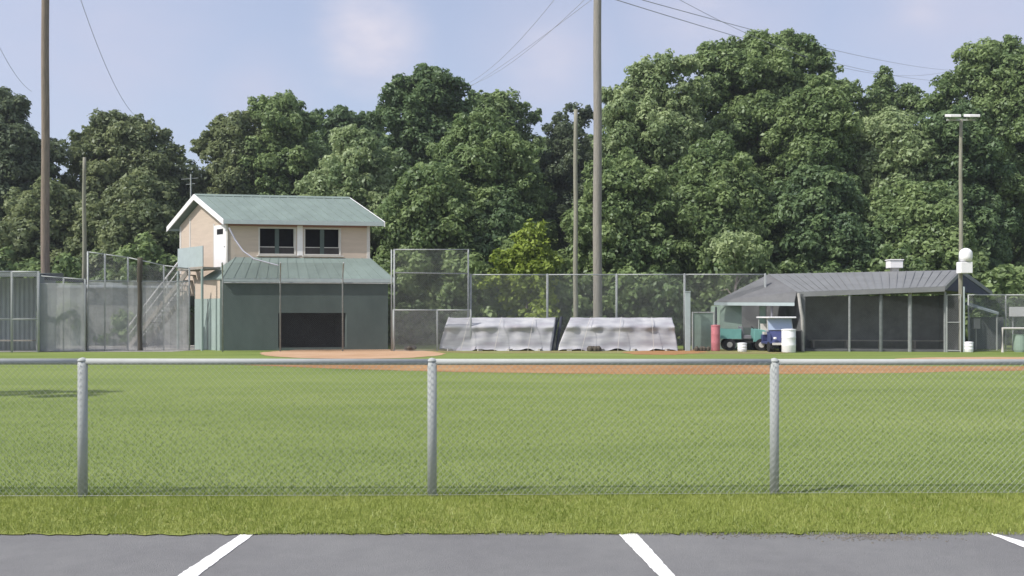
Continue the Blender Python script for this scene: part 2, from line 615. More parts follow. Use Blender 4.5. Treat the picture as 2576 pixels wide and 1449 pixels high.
haze = cloudnoise(1.6, 0.3, 0.75, 4, 3.1)
fine = cloudnoise(9.0, 0.3, 0.75, 7, 1.7)
bl = blob(935, 100, 0.075)
for (x_, y_, r_) in ((250, 120, 0.2), (80, 60, 0.2), (1380, 140, 0.12), (1800, 30, 0.15), (2330, 30, 0.06), (1700, 10, 0.10), (2500, 60, 0.2), (640, 260, 0.1)):
    bl2 = blob(x_, y_, r_)
    bl = mathn('MAXIMUM', bl, mathn('MULTIPLY', bl2, 0.62))
bl = mathn('MULTIPLY', bl, mathn('ADD', mathn('MULTIPLY', fine, 0.8), 0.45))
hz = mathn('ADD', mathn('MULTIPLY', haze, 0.22), 0.34)
fac = mathn('MINIMUM', mathn('ADD', hz, mathn('MULTIPLY', bl, 0.55)), 0.97)
mix = nt.nodes.new('ShaderNodeMixRGB')
mix.inputs['Color2'].default_value = (3.2, 3.25, 4.05, 1)
nt.links.new(fac.outputs[0], mix.inputs['Fac'])
nt.links.new(sky.outputs['Color'], mix.inputs['Color1'])
# one brighter cumulus left of centre, broken up by noise
cb = blob(930, 105, 0.085)
for (x_, y_, r_, k_) in ((985, 85, 0.05, .8), (870, 75, 0.045, .7), (1375, 150, 0.06, .45), (1750, 40, 0.07, .4), (2320, 20, 0.04, .4)):
    cb = mathn('MAXIMUM', cb, mathn('MULTIPLY', blob(x_, y_, r_), k_))
fine2 = cloudnoise(26.0, 0.35, 0.7, 8, 5.2)
cm = mathn('MULTIPLY', mathn('MULTIPLY', cb, mathn('ADD', fine2, 0.35)), 0.62)
mix2 = nt.nodes.new('ShaderNodeMixRGB')
mix2.inputs['Color2'].default_value = (4.1, 3.95, 4.4, 1)
nt.links.new(cm.outputs[0], mix2.inputs['Fac'])
nt.links.new(mix.outputs['Color'], mix2.inputs['Color1'])
nt.links.new(mix2.outputs['Color'], bg.inputs['Color'])
bg.inputs['Strength'].default_value = 0.15

vs_ = scn.view_settings
vs_.view_transform = 'Standard'
vs_.look = 'None'
vs_.exposure = 0.39
vs_.gamma = 1

# ------------------------------------------------------------------ ground
gnd = MB().add([(-600, -300, 0), (600, -300, 0), (600, 1500, 0), (-600, 1500, 0)], [(0, 1, 2, 3)]).build('grass_field', M['grass_field'])
struct(gnd)


def edge_y(x):      # where the asphalt ends
    return 6.47 + 0.012 * (x + 4)


lot = MB().add([(-40, -60, .004), (40, -60, .004), (40, edge_y(40), .004), (-40, edge_y(-40), .004)], [(0, 1, 2, 3)]).build('parking_lot', M['asphalt'])
struct(lot)


def debris(label, px, py, n, spread, m):
    """low crumbs of soil and clippings on the asphalt edge"""
    mb = MB()
    c = G(px, py)
    for k in range(n):
        q = c + Vector((random.gauss(0, spread), random.gauss(0, spread * .22), .004))
        r_ = random.uniform(.003, .011)
        mb.lathe(q, [(r_, 0), (r_ * .8, r_ * .5), (r_ * .2, r_ * .7)], 6)
    o = mb.build('debris', m)
    o['kind'] = 'stuff'
    o['label'] = label
    return o


debris('dark crumbs of soil on the asphalt at the right of the picture', 2200, 1353, 420, .22, M['soil'])
debris('dark crumbs of soil along the grass edge', 1900, 1348, 90, .25, M['soil'])


def line_poly(p):
    pts = []
    for i, (x, y) in enumerate(p):
        g = G(x, y)
        pts.append(Vector((g.x, g.y, .008)))
    ctr = sum(pts, Vector()) / 4
    out = []
    for i, a in enumerate(pts):
        b_ = pts[(i + 1) % 4]
        k = max(2, int((b_ - a).length / 0.03))
        for j in range(k):
            out.append(a.lerp(b_, j / k) + Vector((random.gauss(0, .0025), random.gauss(0, .0025), 0)))
    import mathutils.geometry as mg
    mb = MB().add(out, mg.tessellate_polygon([out]))
    o = mb.build('parking_line', M['line_paint'], lot)
    for p_ in o.data.polygons:
        if p_.normal.z < 0:
            p_.flip()
    return o


k1, k2 = -155 / 102, -138 / 102
line_poly([(605, 1347), (638, 1347), (638 + k2 * 700, 2047), (605 + k1 * 700, 2047)])
k1, k2 = 97 / 102, 93 / 102
line_poly([(1555, 1345), (1602, 1345), (1602 + k2 * 700, 2045), (1555 + k1 * 700, 2045)])
line_poly([(2468, 1336), (2486, 1344), (2486 + 900, 1344 + 360), (2468 + 900, 1336 + 238)])

# fence line ground points (three posts seen, one beyond each side)
f_pts = [G(-670, 1254), G(208, 1253), G(1087, 1251), G(1948, 1246), G(2795, 1243)]
verge_back = [Vector((p.x, p.y + 0.06, 0)) for p in f_pts]
vp = [Vector((-12, edge_y(-12) - 0.02, 0)), Vector((12, edge_y(12) - 0.02, 0)), Vector((12, 8.05, 0))] + verge_back[::-1] + [Vector((-12, 7.85, 0))]
ground_sheet('grass_verge', vp, 0.012, M['grass_verge'], jitter=0.03, step=0.06)

# infield clay and home plate circle, unprojected outlines on the ground
far_clay = [(430, 903), (700, 906), (1000, 914), (1300, 918), (1600, 919), (1900, 919), (2150, 919), (2400, 922), (2700, 922)]
near_clay = [(2700, 931), (2450, 934), (2250, 939), (2000, 941), (1700, 942), (1400, 940), (1100, 935), (850, 928), (650, 920), (480, 912), (380, 906)]
ground_sheet('infield_dirt', [G(*p) for p in far_clay + near_clay], 0.006, M['dirt'], jitter=0.04, step=0.3)
home = []
for i in range(28):
    t = 2 * math.pi * i / 28
    home.append((885 + 232 * math.cos(t), 893.5 + 10.0 * math.sin(t)))
ground_sheet('home_plate_dirt', [G(x, y - 3 + 3 * (y - 893) / 12) for x, y in home], 0.010, M['dirt_pale'], jitter=0.05, step=0.4)
rt = [(2225, 905), (2330, 900), (2480, 899), (2800, 899), (2800, 917), (2500, 916), (2330, 913)]
ground_sheet('first_base_dirt', [G(*p) for p in rt], 0.014, M['dirt_pale'], jitter=0.05, step=0.4)
ground_sheet('warning_track', [G(*p) for p in [(1560, 886), (1640, 881), (1760, 881), (1780, 886), (1700, 893), (1600, 892)]], 0.008, M['dirt'], jitter=0.05, step=0.4)
M['grass_dry'] = ground_mat('dry_grass', [(0.36, (0.17, 0.15, 0.06)), (0.5, (0.22, 0.2, 0.085)), (0.64, (0.2, 0.24, 0.08))], (0.8, 3.0, 25.0), bump=0.5, bscale=60)
ground_sheet('dry_grass_strip', [G(*p) for p in [(985, 884), (1200, 889), (1450, 888), (1700, 891), (1950, 890), (2010, 886), (1990, 880), (1750, 877), (1400, 878), (1100, 878), (990, 879)]], 0.0045, M['grass_dry'], jitter=0.06, step=0.4)
# gravel area behind the left side fences
ground_sheet('gravel_ground', [(-60, 38.6), (-15.2, 39.6), (-13.5, 47), (-22, 56), (-60, 56)], 0.008, M['gravel'], jitter=0.06, step=0.5)

# grass blades, near part of the lawn
def blades(n, xfun, yfun, hmin, hmax, wid):
    y = yfun(n)
    x = xfun(n, y)
    h = hmin + (hmax - hmin) * rng.random(n) ** 1.5
    a = rng.random(n) * 2 * np.pi
    wx, wy = np.cos(a) * wid, np.sin(a) * wid
    lean = rng.normal(size=(n, 2)) * 0.45
    V = np.zeros((n, 3, 3))
    V[:, 0] = np.stack([x - wx, y - wy, np.full(n, -0.002)], 1)
    V[:, 1] = np.stack([x + wx, y + wy, np.full(n, -0.002)], 1)
    V[:, 2] = np.stack([x + lean[:, 0] * h, y + lean[:, 1] * h, h], 1)
    return V


def patchy(V, seed):
    """drop blades in patches so that the lawn is uneven, give tone by patch"""
    x, y = V[:, 2, 0], V[:, 2, 1]
    s = np.sin(x * 2.1 + seed) * np.sin(y * 2.9 + seed * 2) + np.sin(x * 5.3 + y * 3.1) * 0.6 + np.sin(x * 11 - y * 7) * 0.4
    rnd = np.clip(0.5 + 0.16 * s + 0.13 * rng.normal(size=len(x)), 0, 1)
    return V, rnd


xs = lambda n, y: (rng.random(n) * 2 - 1) * (y * 0.60 + 0.6)
Vv = blades(60000, xs, lambda n: 6.45 + rng.random(n) * 1.45, 0.015, 0.055, 0.0035)
V, rn = patchy(Vv, 1.0)
o = quads_mesh('grass', V + np.array([0, 0, 0.01]), rn, M['blade_verge'])
struct(o, 'stuff', 'yellow-green rough grass between the asphalt and the near fence')
Vv = blades(110000, xs, lambda n: 7.85 + 12 * rng.random(n) ** 1.8, 0.012, 0.035, 0.004)
V, rn = patchy(Vv, 2.0)
o = quads_mesh('grass', V, rn, M['blade_field'])
struct(o, 'stuff', 'short mown green grass of the ball field behind the near fence')

# ------------------------------------------------------------------ near fence
fence('chain_link_fence', 'low galvanised chain link fence running across the whole picture beside the parking lot',
      f_pts, [1.2, 1.2, 1.195, 1.19, 1.185], posts_r=0.041, rail_r=0.027, step=0.057, wr=0.0013, mats=('galv', 'wire'), z0=0.03)

# ------------------------------------------------------------------ scorer's tower
A = XY(572, 42.0); B = XY(453, 45.0); Cc = XY(930, 43.0)
U = (Cc - A); L = U.length; U = U / L
Vv_ = (B - A); W = Vv_.length; Vv_ = Vv_ / W
Zv = Vector((0, 0, 1))


def S(a, b_, z):
    return A + U * a + Vv_ * b_ + Zv * z


def a_px(px, b_=0.0):
    k = (px - CX) / F
    o = A + Vv_ * b_
    return (k * o.y - o.x) / (U.x - k * U.y)


def b_px(px, a=0.0):
    k = (px - CX) / F
    o = A + U * a
    return (k * o.y - o.x) / (Vv_.x - k * Vv_.y)


tower = thing('scorers_tower', 'two-storey peach scorer tower with green metal roof behind home plate', 'building', A)
zE, zM, zR = Z(552, 42.0), Z(650, 42.0), Z(494, 43.4)
zE2 = zE + 0.02
T = 0.14
# upper front wall with two window openings (pieces butt end to end)
wz0, wz1 = Z(641, 42.3), Z(572, 42.3)
a0, a1, a2, a3 = a_px(650), a_px(744), a_px(764), a_px(857)
zL = 2.6


def wallpiece(mb, a_, b2, z0_, z1_):
    mb.para(S(a_, 0, z0_), U * (b2 - a_), Vv_ * T, Zv * (z1_ - z0_))


mb = MB()
wallpiece(mb, 0, a0, zL, zE)
wallpiece(mb, a3, L, zL, zE)
wallpiece(mb, a0, a3, zL, wz0)
wallpiece(mb, a0, a3, wz1, zE)
wallpiece(mb, a1, a2, wz0, wz1)
mb.build('front_wall', M['peach'], tower)
# gable wall on the left, with gable triangle
mb = MB()
half = W / 2
mb.slab([S(0, T, zL), S(0, W, zL), S(0, W, zE), S(0, half, zR - 0.14), S(0, T, zE + 0.02)], U * T)
mb.build('side_wall', M['peach'], tower)
mb = MB()
mb.slab([S(L - T, T, zL), S(L - T, W, zL), S(L - T, W, zE), S(L - T, half, zR - 0.14), S(L - T, T, zE + 0.02)], U * T)
mb.para(S(T, W - T, zL), U * (L - 2 * T), Vv_ * T, Zv * (zE - zL))
mb.build('rear_wall', M['peach'], tower)
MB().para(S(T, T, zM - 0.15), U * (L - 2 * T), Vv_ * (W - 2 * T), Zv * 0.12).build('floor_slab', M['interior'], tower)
MB().para(S(T + .01, 1.3, zM), U * (L - 2 * T - .02), Vv_ * .04, Zv * (zE - zM)).build('dark_backing', M['black'], tower)  # black sheet added behind the windows so the room looks unlit
# corner trim boards and a vertical board on the gable
for bb in (0.0, W - 0.13):
    MB().para(S(-0.025, bb, zM - 0.6), U * 0.024, Vv_ * 0.13, Zv * (zE - zM + 0.55)).build('corner_board', M['trim_pale'], tower)
MB().para(S(L - 0.14, -0.025, zM), U * 0.14, Vv_ * 0.024, Zv * (zE - zM - 0.02)).build('corner_board', M['trim_pale'], tower)
bseam = b_px(480)
MB().para(S(-0.03, bseam, zM - 0.6), U * 0.028, Vv_ * 0.09, Zv * (zE - zM + 0.9)).build('seam_board', M['trim_pale'], tower)
# roof : two sloping slabs + fascias + white rakes
ov, oe = 0.42, 0.40
slope = (zR - zE) / half
ze_f = zE - ov * slope + 0.12


def roof_slab(side, name):
    bE = -ov if side < 0 else W + ov
    poly = [S(-oe, bE, ze_f), S(L + oe, bE, ze_f), S(L + oe, half, zR), S(-oe, half, zR)]
    if side > 0:
        poly = poly[::-1]
    mb = MB().slab(poly, Zv * 0.07)
    # standing seams
    n = 17
    for i in range(n + 1):
        a_ = -oe + (L + 2 * oe - 0.03) * i / n
        mb.slab([S(a_, bE, ze_f + 0.072), S(a_ + 0.03, bE, ze_f + 0.072), S(a_ + 0.03, half, zR + 0.072), S(a_, half, zR + 0.072)], Zv * 0.03)
    return mb.build('roof', M['roof_green'], tower)


rf = roof_slab(-1, 'roof')
rb = roof_slab(1, 'roof')
MB().slab([S(-oe, half - .12, zR + .03), S(L + oe, half - .12, zR + .03), S(L + oe, half, zR + .125), S(L + oe, half + .12, zR + .03), S(-oe, half + .12, zR + .03), S(-oe, half, zR + .125)], Zv * 0.015).build('ridge_cap', M['roof_green'], tower)
MB().para(S(-oe, -ov - 0.04, ze_f - 0.12), U * (L + 2 * oe), Vv_ * 0.038, Zv * 0.2).build('fascia', M['fascia'], tower)
MB().para(S(-oe, W + ov + 0.002, ze_f - 0.12), U * (L + 2 * oe), Vv_ * 0.038, Zv * 0.2).build('fascia', M['fascia'], tower)
MB().para(S(-oe + .02, -ov, ze_f - 0.11), U * (L + 2 * oe - .04), Vv_ * (ov - 0.003), Zv * 0.03).build('soffit', M['soffit'], tower)
MB().para(S(0, -0.02, zE - 0.30), U * L, Vv_ * 0.018, Zv * 0.24).build('eave_shade_strip', M['soffit'], tower)  # reddish eave shadow painted as a maroon strip along the wall top
for aa in (-oe - 0.045, L + oe + 0.005):
    for sgn in (-1, 1):
        bE = -ov - 0.04 if sgn < 0 else W + ov + 0.04
        MB().slab([S(aa, bE, ze_f - 0.16), S(aa, bE, ze_f + 0.09), S(aa, half, zR + 0.11), S(aa, half, zR - 0.16)], U * 0.04).build('rake_board', M['trim_white'], tower)
# windows
for (wa, wb) in ((a0, a1), (a2, a3)):
    fr = MB()
    fw = 0.055
    fr.para(S(wa, -0.03, wz0), U * fw, Vv_ * 0.12, Zv * (wz1 - wz0))
    fr.para(S(wb - fw, -0.03, wz0), U * fw, Vv_ * 0.12, Zv * (wz1 - wz0))
    fr.para(S(wa + fw, -0.03, wz0), U * (wb - wa - 2 * fw), Vv_ * 0.12, Zv * fw)
    fr.para(S(wa + fw, -0.03, wz1 - fw), U * (wb - wa - 2 * fw), Vv_ * 0.12, Zv * fw)
    win = fr.build('window', M['trim_pale'], tower)
    mid = (wa + wb) / 2
    MB().para(S(mid - 0.09, 0.0, wz0 + fw), U * 0.18, Vv_ * 0.03, Zv * (wz1 - wz0 - 2 * fw)).build('mullion', M['wall_green'], win)
    MB().para(S(wa + fw, 0.045, wz0 + 0.36), U * (wb - wa - 2 * fw), Vv_ * 0.03, Zv * 0.035).build('sash_rail', M['trim_pale'], win)
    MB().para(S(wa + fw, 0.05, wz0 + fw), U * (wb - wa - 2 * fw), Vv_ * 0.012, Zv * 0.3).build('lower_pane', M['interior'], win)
    MB().para(S(wa - 0.08, -0.09, wz0 - 0.07), U * (wb - wa + 0.16), Vv_ * 0.088, Zv * 0.05).build('sill', M['trim_pale'], win)
MB().para(S(a1 + 0.06, -0.028, wz0 - 0.02), U * (a2 - a1 - 0.12), Vv_ * 0.026, Zv * (wz1 - wz0 + 0.12)).build('window_casing', M['trim_white'], tower)
# door on the gable side with a small dark light in it
bd0, bd1 = b_px(571), b_px(541)
zD = Z(672, 42.6)
dr = MB().para(S(-0.05, bd0, zD), U * 0.045, Vv_ * (bd1 - bd0), Zv * 2.0).build('door', M['trim_white'], tower)
MB().para(S(-0.06, bd0 + 0.25, zD + 1.55), U * 0.008, Vv_ * 0.55, Zv * 0.26).build('door_window', M['black'], dr)
MB().tube([S(-0.09, bd0 + 0.1, zD + 0.95), S(-0.05, bd0 + 0.1, zD + 0.95)], 0.03).build('handle', M['galv'], dr)
for bb in (bd0 - 0.09, bd1):
    MB().para(S(-0.04, bb, zD), U * 0.038, Vv_ * 0.09, Zv * 2.09).build('door_jamb', M['trim_pale'], tower)
# lower storey
fwd = 1.25
aL, aR = a_px(557, -fwd), a_px(976, -fwd)
zT = Z(704, 40.9)
zb = 0.0
bw0, bw1 = a_px(700, -fwd), a_px(872, -fwd)
bz1, bz0 = Z(787, 41), 0.12


def low(mb, a_, b2, z0_, z1_, d=0.12):
    mb.para(S(a_, -fwd, z0_), U * (b2 - a_), Vv_ * d, Zv * (z1_ - z0_))


mb = MB()
low(mb, aL, bw0, zb, zT)
low(mb, bw1, aR, zb, zT)
low(mb, bw0, bw1, bz1, zT)
low(mb, bw0, bw1, zb, bz0)
mb.build('lower_front_wall', M['wall_green'], tower)
# the dark opening: a recess with side, back and ceiling
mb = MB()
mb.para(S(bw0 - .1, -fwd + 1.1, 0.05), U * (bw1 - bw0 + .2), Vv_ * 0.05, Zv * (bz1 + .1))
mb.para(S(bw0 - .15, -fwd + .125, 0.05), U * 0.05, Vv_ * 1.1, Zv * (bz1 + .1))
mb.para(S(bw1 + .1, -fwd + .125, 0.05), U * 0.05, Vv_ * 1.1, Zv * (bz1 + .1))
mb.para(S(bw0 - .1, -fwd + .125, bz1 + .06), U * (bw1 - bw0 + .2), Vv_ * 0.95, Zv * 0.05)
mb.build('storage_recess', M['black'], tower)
bS = b_px(491, aL) if True else 3
sl = bS + fwd
MB().para(S(aL, -fwd + .12, zT - 0.85), U * 0.12, Vv_ * (sl - .12), Zv * 0.85).build('lower_side_wall', M['peach'], tower)
MB().para(S(aL - .02, -fwd + .12, 0), U * 0.14, Vv_ * (sl - .12), Zv * (zT - 0.853)).build('side_panel', M['wall_pale_green'], tower)
MB().para(S(aL - .04, -fwd + .12 + sl * .42, 0), U * 0.018, Vv_ * 0.07, Zv * (zT - 0.87)).build('side_batten', M['galv_dark'], tower)
MB().para(S(aL + .02, bS, 0), U * (aR - aL - .1), Vv_ * .1, Zv * zT).build('lower_rear_wall', M['wall_green'], tower)
MB().para(S(aR - .14, -fwd + .12, 0), U * 0.12, Vv_ * (sl - .12), Zv * zT).build('lower_side_wall', M['wall_green'], tower)
# skirt roof between the storeys (front slope with hipped ends)
so = 0.18
e0, e1 = S(aL - so * .3, -fwd - so, zT + 0.02), S(aR + so, -fwd - so, zT + 0.02)
t0, t1 = S(a_px(592, -.02), -0.02, zM), S(L + .02, -0.02, zM)
bk0, bk1 = S(aL - so * .3, 0.6, zT + 0.02), S(aR + so, 1.5, zT + 0.02)
sk = MB().slab([e0, e1, t1, t0], Zv * 0.06)
sk.slab([e1, bk1, S(L + .02, 1.5, zM), t1], Zv * 0.06)
n = 16
for i in range(n + 1):
    p, q_ = e0.lerp(e1 - U * .03, i / n), t0.lerp(t1 - U * .03, i / n)
    sk.slab([p + Zv * .062, p + U * .03 + Zv * .062, q_ + U * .03 + Zv * .062, q_ + Zv * .062], Zv * .025)
sk.build('skirt_roof', M['roof_green'], tower)
MB().slab([e0, t0, S(0.0, -.02, zM - .25), bk0], Zv * 0.06).build('skirt_roof', M['roof_green'], tower)
MB().para(e0 - Vv_ * .04 - Zv * .1, e1 - e0, Vv_ * .038, Zv * .17).build('fascia', M['fascia'], tower)

# antenna mast on the roof
an = thing('antenna', 'thin antenna mast with crossbars rising at the left gable of the tower', 'antenna', S(-0.05, half + .3, zR))
ax = XY(480, 45.6, 0)
MB().tube([Vector((ax.x, ax.y, 5.2)), Vector((ax.x, ax.y, Z(438, 45.6)))], 0.035).build('mast', M['galv'], an)
zt = Z(452, 45.6)
MB().tube([Vector((ax.x - .45, ax.y - .1, zt)), Vector((ax.x + .35, ax.y + .1, zt + .1))], 0.014).build('crossbar', M['galv'], an)
MB().tube([Vector((ax.x - .25, ax.y, zt - .25)), Vector((ax.x + .22, ax.y, zt - .2))], 0.014).build('crossbar', M['galv'], an)

# ------------------------------------------------------------------ outside stair on the left of the tower
st = thing('outside_stair', 'steep grey stair with sloping handrails climbing to the tower door', 'stairs', XY(300, 44.5))
top = XY(492, 43.6, zD - 0.05)
bot = XY(338, 45.6, 0)
d = Vector((top.x - bot.x, top.y - bot.y, 0))
dn = d.normalized()
sn = Vector((-dn.y, dn.x, 0))
NT = 15
mb = MB()
for i in range(NT):
    p = bot + d * (i / NT) + Zv * (top.z * (i + 1) / NT)
    mb.para(p - sn * .45 - Zv * .04, dn * (d.length / NT + .03), sn * .9, Zv * .04)
mb.build('treads', M['wood_board'], st)
for sgn in (-1, 1):
    q0, q1 = bot + sn * .47 * sgn, Vector((top.x, top.y, top.z)) + sn * .47 * sgn
    MB().slab([q0, q0 + dn * .35, q1 - Zv * .3, q1], sn * .05 * sgn).build('stringer', M['wood_board'], st)
    MB().tube([q0 + Zv * .95, q1 + Zv * .95], 0.04).build('handrail', M['trim_white'], st)
    MB().tube([q0 + Zv * .5, q1 + Zv * .5], 0.025).build('handrail', M['trim_white'], st)
    for t_ in (0.02, 0.34, 0.67, 1.0):
        q = q0.lerp(q1, t_)
        MB().tube([q, q + Zv * .98], 0.03).build('baluster', M['galv'], st)
# landing
lz = top.z
l0, l1 = XY(492, 43.5), XY(556, 41.6)
ld_ = (l1 - l0)
nl = Vector((-ld_.y, ld_.x, 0)).normalized()
if nl.y < 0:
    nl = -nl
MB().para(Vector((l0.x, l0.y, lz - .12)) - nl * .9, ld_, nl * .88, Zv * .1).build('landing', M['wood_board'], st)
p0 = Vector((l0.x, l0.y, lz)) - nl * .9
MB().para(p0, ld_, nl * .04, Zv * .95).build('landing_screen', M['fascia'], st)
for t_ in (0.02, .98):
    q = p0 + ld_ * t_
    MB().tube([Vector((q.x, q.y, 0)), Vector((q.x, q.y, lz - .12))], .06).build('landing_post', M['wall_pale_green'], st)

# ------------------------------------------------------------------ backstop (posts with curved tops, netting, wings)
bs = thing('backstop', 'tall chain link backstop with bent-over pipe posts in front of the tower', 'backstop', XY(563, 39.9))
bp_ = [(560, 39.7), (705, 39.9), (862, 40.1), (985, 40.6)]
arcs = []
for i, (px, Y) in enumerate(bp_):
    b0 = XY(px, Y)
    hz_ = Z(712, Y)
    pts = [b0 - Zv * .1, b0 + Zv * hz_]
    if i < 3:
        for k in range(1, 7):
            t_ = k / 6 * R(62)
            pts.append(b0 + Zv * (hz_ + 1.0 * math.sin(t_)) + Vector((0.28, -1.0, 0)) * (1 - math.cos(t_)))
    else:
        pts.append(b0 + Zv * Z(628, Y))
    arcs.append(pts[2:] if i < 3 else None)
    mb = MB().tube(pts, 0.035, n=8)
    mb.build('post', M['galv_old'] if i < 3 else M['galv'], bs, smooth=True)
for j in range(3):
    pa, pb = XY(*bp_[j]), XY(*bp_[j + 1])
    zz = Z(712, 40)
    MB().tube([pa + Zv * zz, pb + Zv * zz], 0.025, n=8).build('rail', M['galv_old'], bs)
    mb = MB()
    chain_wires(mb, pa - Vector((0, .04, 0)), pb - Vector((0, .04, 0)), .03, zz, .085, .0026)
    mb.build('wire_mesh', M['wire_dark'], bs)
for j in range(2):      # overhang netting between the bent pipes
    vs, fs = [], []
    for p, q_ in zip(arcs[j], arcs[j + 1]):
        vs += [p, q_]
    for k in range(len(arcs[j]) - 1):
        fs.append((2 * k, 2 * k + 1, 2 * k + 3, 2 * k + 2))
    MB().add(vs, fs).build('overhang_netting', M['net'], bs)
# corner netting with its sagging dark edge cable, left of the overhang
cp = [P(576, 573, 39.5), P(592, 604, 39.4), P(612, 632, 39.2), P(640, 652, 39.0), P(700, 668, 38.9)]
MB().tube(cp, 0.035, n=6).build('edge_cable', M['cable'], bs)
lowp = [P(562, 706, 39.7), P(585, 706, 39.7), P(615, 706, 39.7), P(650, 706, 39.7), P(704, 706, 39.8)]
vs, fs = [], []
for p, q_ in zip(cp, lowp):
    vs += [p, q_]
for k in range(4):
    fs.append((2 * k, 2 * k + 1, 2 * k + 3, 2 * k + 2))
MB().add(vs, fs).build('corner_netting', M['net'], bs)
# right wing
fence('backstop_wing_fence', 'tall two-rail chain link wing joining the tower to the centre fence', [XY(992, 41.2), XY(1178, 42.2)],
      [Z(628, 41.2), Z(628, 42.2)], posts_r=.04, rail_r=.028, step=.09, wr=.003, mats=('galv_old', 'wire_far'), mids=(Z(688, 42),), group='far fences')
fence('low_gate_fence', 'waist-high chain link gate section right beside the dark tower wall', [XY(990, 40.2), XY(1100, 40.6), XY(1184, 40.8)],
      [Z(780, 40.2), Z(780, 40.6), Z(780, 40.8)], posts_r=.04, rail_r=.03, step=.08, wr=.003, mats=('galv', 'wire'), group='far fences')
# centre fence
cf = [(1184, 42.3), (1377, 42.3), (1551, 42.2), (1722, 42.1), (1925, 42.0)]
fence('tall_field_fence', 'long tall chain link fence behind the silver tarps with trees beyond', [XY(*c) for c in cf],
      [Z(691, 42.3)] * 5, posts_r=.055, rail_r=.028, step=.085, wr=.0032, mats=('galv_old', 'wire_far'), group='far fences')
# left wings
lw = [(221, 40.0), (264, 40.2), (322, 40.6), (412, 41.0), (476, 41.2)]
fence('screened_backstop_fence', 'tall chain link fence with mottled grey windscreen between the thin pole and the stair', [XY(*c) for c in lw],
      [Z(634, 40.0), Z(640, 40.2), Z(648, 40.6), Z(668, 41), Z(676, 41.2)], posts_r=.04, rail_r=.028, step=.08, wr=.003,
      mats=('galv_old', 'wire'), mids=(Z(707, 40.5),), screen=('screen_mottled', .05, Z(709, 40.5)), group='far fences')
fence('panelled_fence', 'lower grey screened fence under a dark beam left of the thin pole', [XY(99, 39.6), XY(160, 39.7), XY(214, 39.8)],
      [Z(694, 39.6), Z(699, 39.7), Z(703, 39.8)], posts_r=.035, rail_r=.028, step=.08, wr=.003,
      mats=('galv', 'wire'), screen=('screen_grey', .05, Z(712, 39.7)), group='far fences')
fence('dugout_fence', 'galvanised fence with stout post and middle rail at the far left edge', [XY(-120, 38.6), XY(30, 38.8), XY(97, 39.0)],
      [Z(684, 38.8)] * 3, posts_r=.05, rail_r=.045, step=.08, wr=.003, mats=('galv', 'wire'), mids=(Z(803, 38.8),), group='far fences')
# thicker corner post of that dugout fence
fence('right_side_fence', 'chain link fence running off the right edge beside the grey dugout', [XY(2436, 40.0), XY(2530, 40.0), XY(2700, 40.0)],
      [Z(742, 40)] * 3, posts_r=.03, rail_r=.03, step=.08, wr=.003, mats=('galv', 'wire'), group='far fences',
      screen=('screen_thin', .1, 2.4))

# left dugout behind the fence: corrugated wall with shallow roof
dg = thing('left_dugout', 'blue-grey corrugated metal dugout behind the fence at the left edge', 'dugout', XY(0, 41))
mb = MB()
q0, q1 = XY(-260, 41.2), XY(92, 41.0)
n = 120
vs, fs = [], []
for i in range(n + 1):
    p = q0.lerp(q1, i / n) + Vector((0, .035 * (1 if (i // 2) % 2 else -1), 0))
    vs += [p, p + Zv * Z(700, 41)]
for i in range(n):
    fs.append((2 * i, 2 * i + 2, 2 * i + 3, 2 * i + 1))
mb.add(vs, fs).build('rear_wall', M['corr'], dg)
MB().para(XY(-260, 39.6) + Zv * Z(697, 40), XY(97, 39.5) - XY(-260, 39.6), Vector((0, 2.2, .12)), Zv * .14).build('roof', M['galv_dark'], dg)
MB().para(XY(92, 39.4) + Zv * .02, Vector((.08, 0, 0)), Vector((0, 1.5, 0)), Zv * Z(700, 41)).build('side_wall', M['corr'], dg)
MB().para(XY(-200, 40.5) + Zv * .45, XY(80, 40.3) - XY(-200, 40.5), Vector((0, .35, 0)), Zv * .06).build('bench', M['wood_board'], dg)
# dark beam over the panelled fence
bm_ = MB().slab([XY(99, 39.9) + Zv * Z(703, 39.9), XY(216, 40.1) + Zv * Z(712, 40.1), XY(216, 40.1) + Zv * Z(703, 40.1), XY(99, 39.9) + Zv * Z(688, 39.9)], Vector((0, .12, 0)))
bm_.slab([XY(101, 39.9), XY(106, 39.9), XY(106, 39.9) + Zv * Z(704, 39.9), XY(101, 39.9) + Zv * Z(704, 39.9)], Vector((0, .1, 0)))
bm_.slab([XY(208, 40.1), XY(213, 40.1), XY(213, 40.1) + Zv * Z(712, 40.1), XY(208, 40.1) + Zv * Z(712, 40.1)], Vector((0, .1, 0)))
tag(bm_.build('beam_frame', M['navy']), 'dark sloping beam on two posts over the lower grey fence', 'beam')
# pale shed-shaped backing, added so that the see-through screens stay light
sh = thing('pale_backing', 'low pale grey backing added behind the mottled windscreen to keep it light', 'shed', XY(250, 47))
c0 = XY(104, 47.5); c1 = XY(470, 48.2)
MB().para(c0, c1 - c0, Vector((0, 2.6, 0)), Zv * 3.1).build('wall', M['backing_pale'], sh)
MB().slab([c0 + Vector((-.2, -.3, 3.1)), c1 + Vector((.2, -.3, 3.1)), c1 + Vector((.2, 2.9, 3.45)), c0 + Vector((-.2, 2.9, 3.45))], Zv * .08).build('roof', M['corr'], sh)

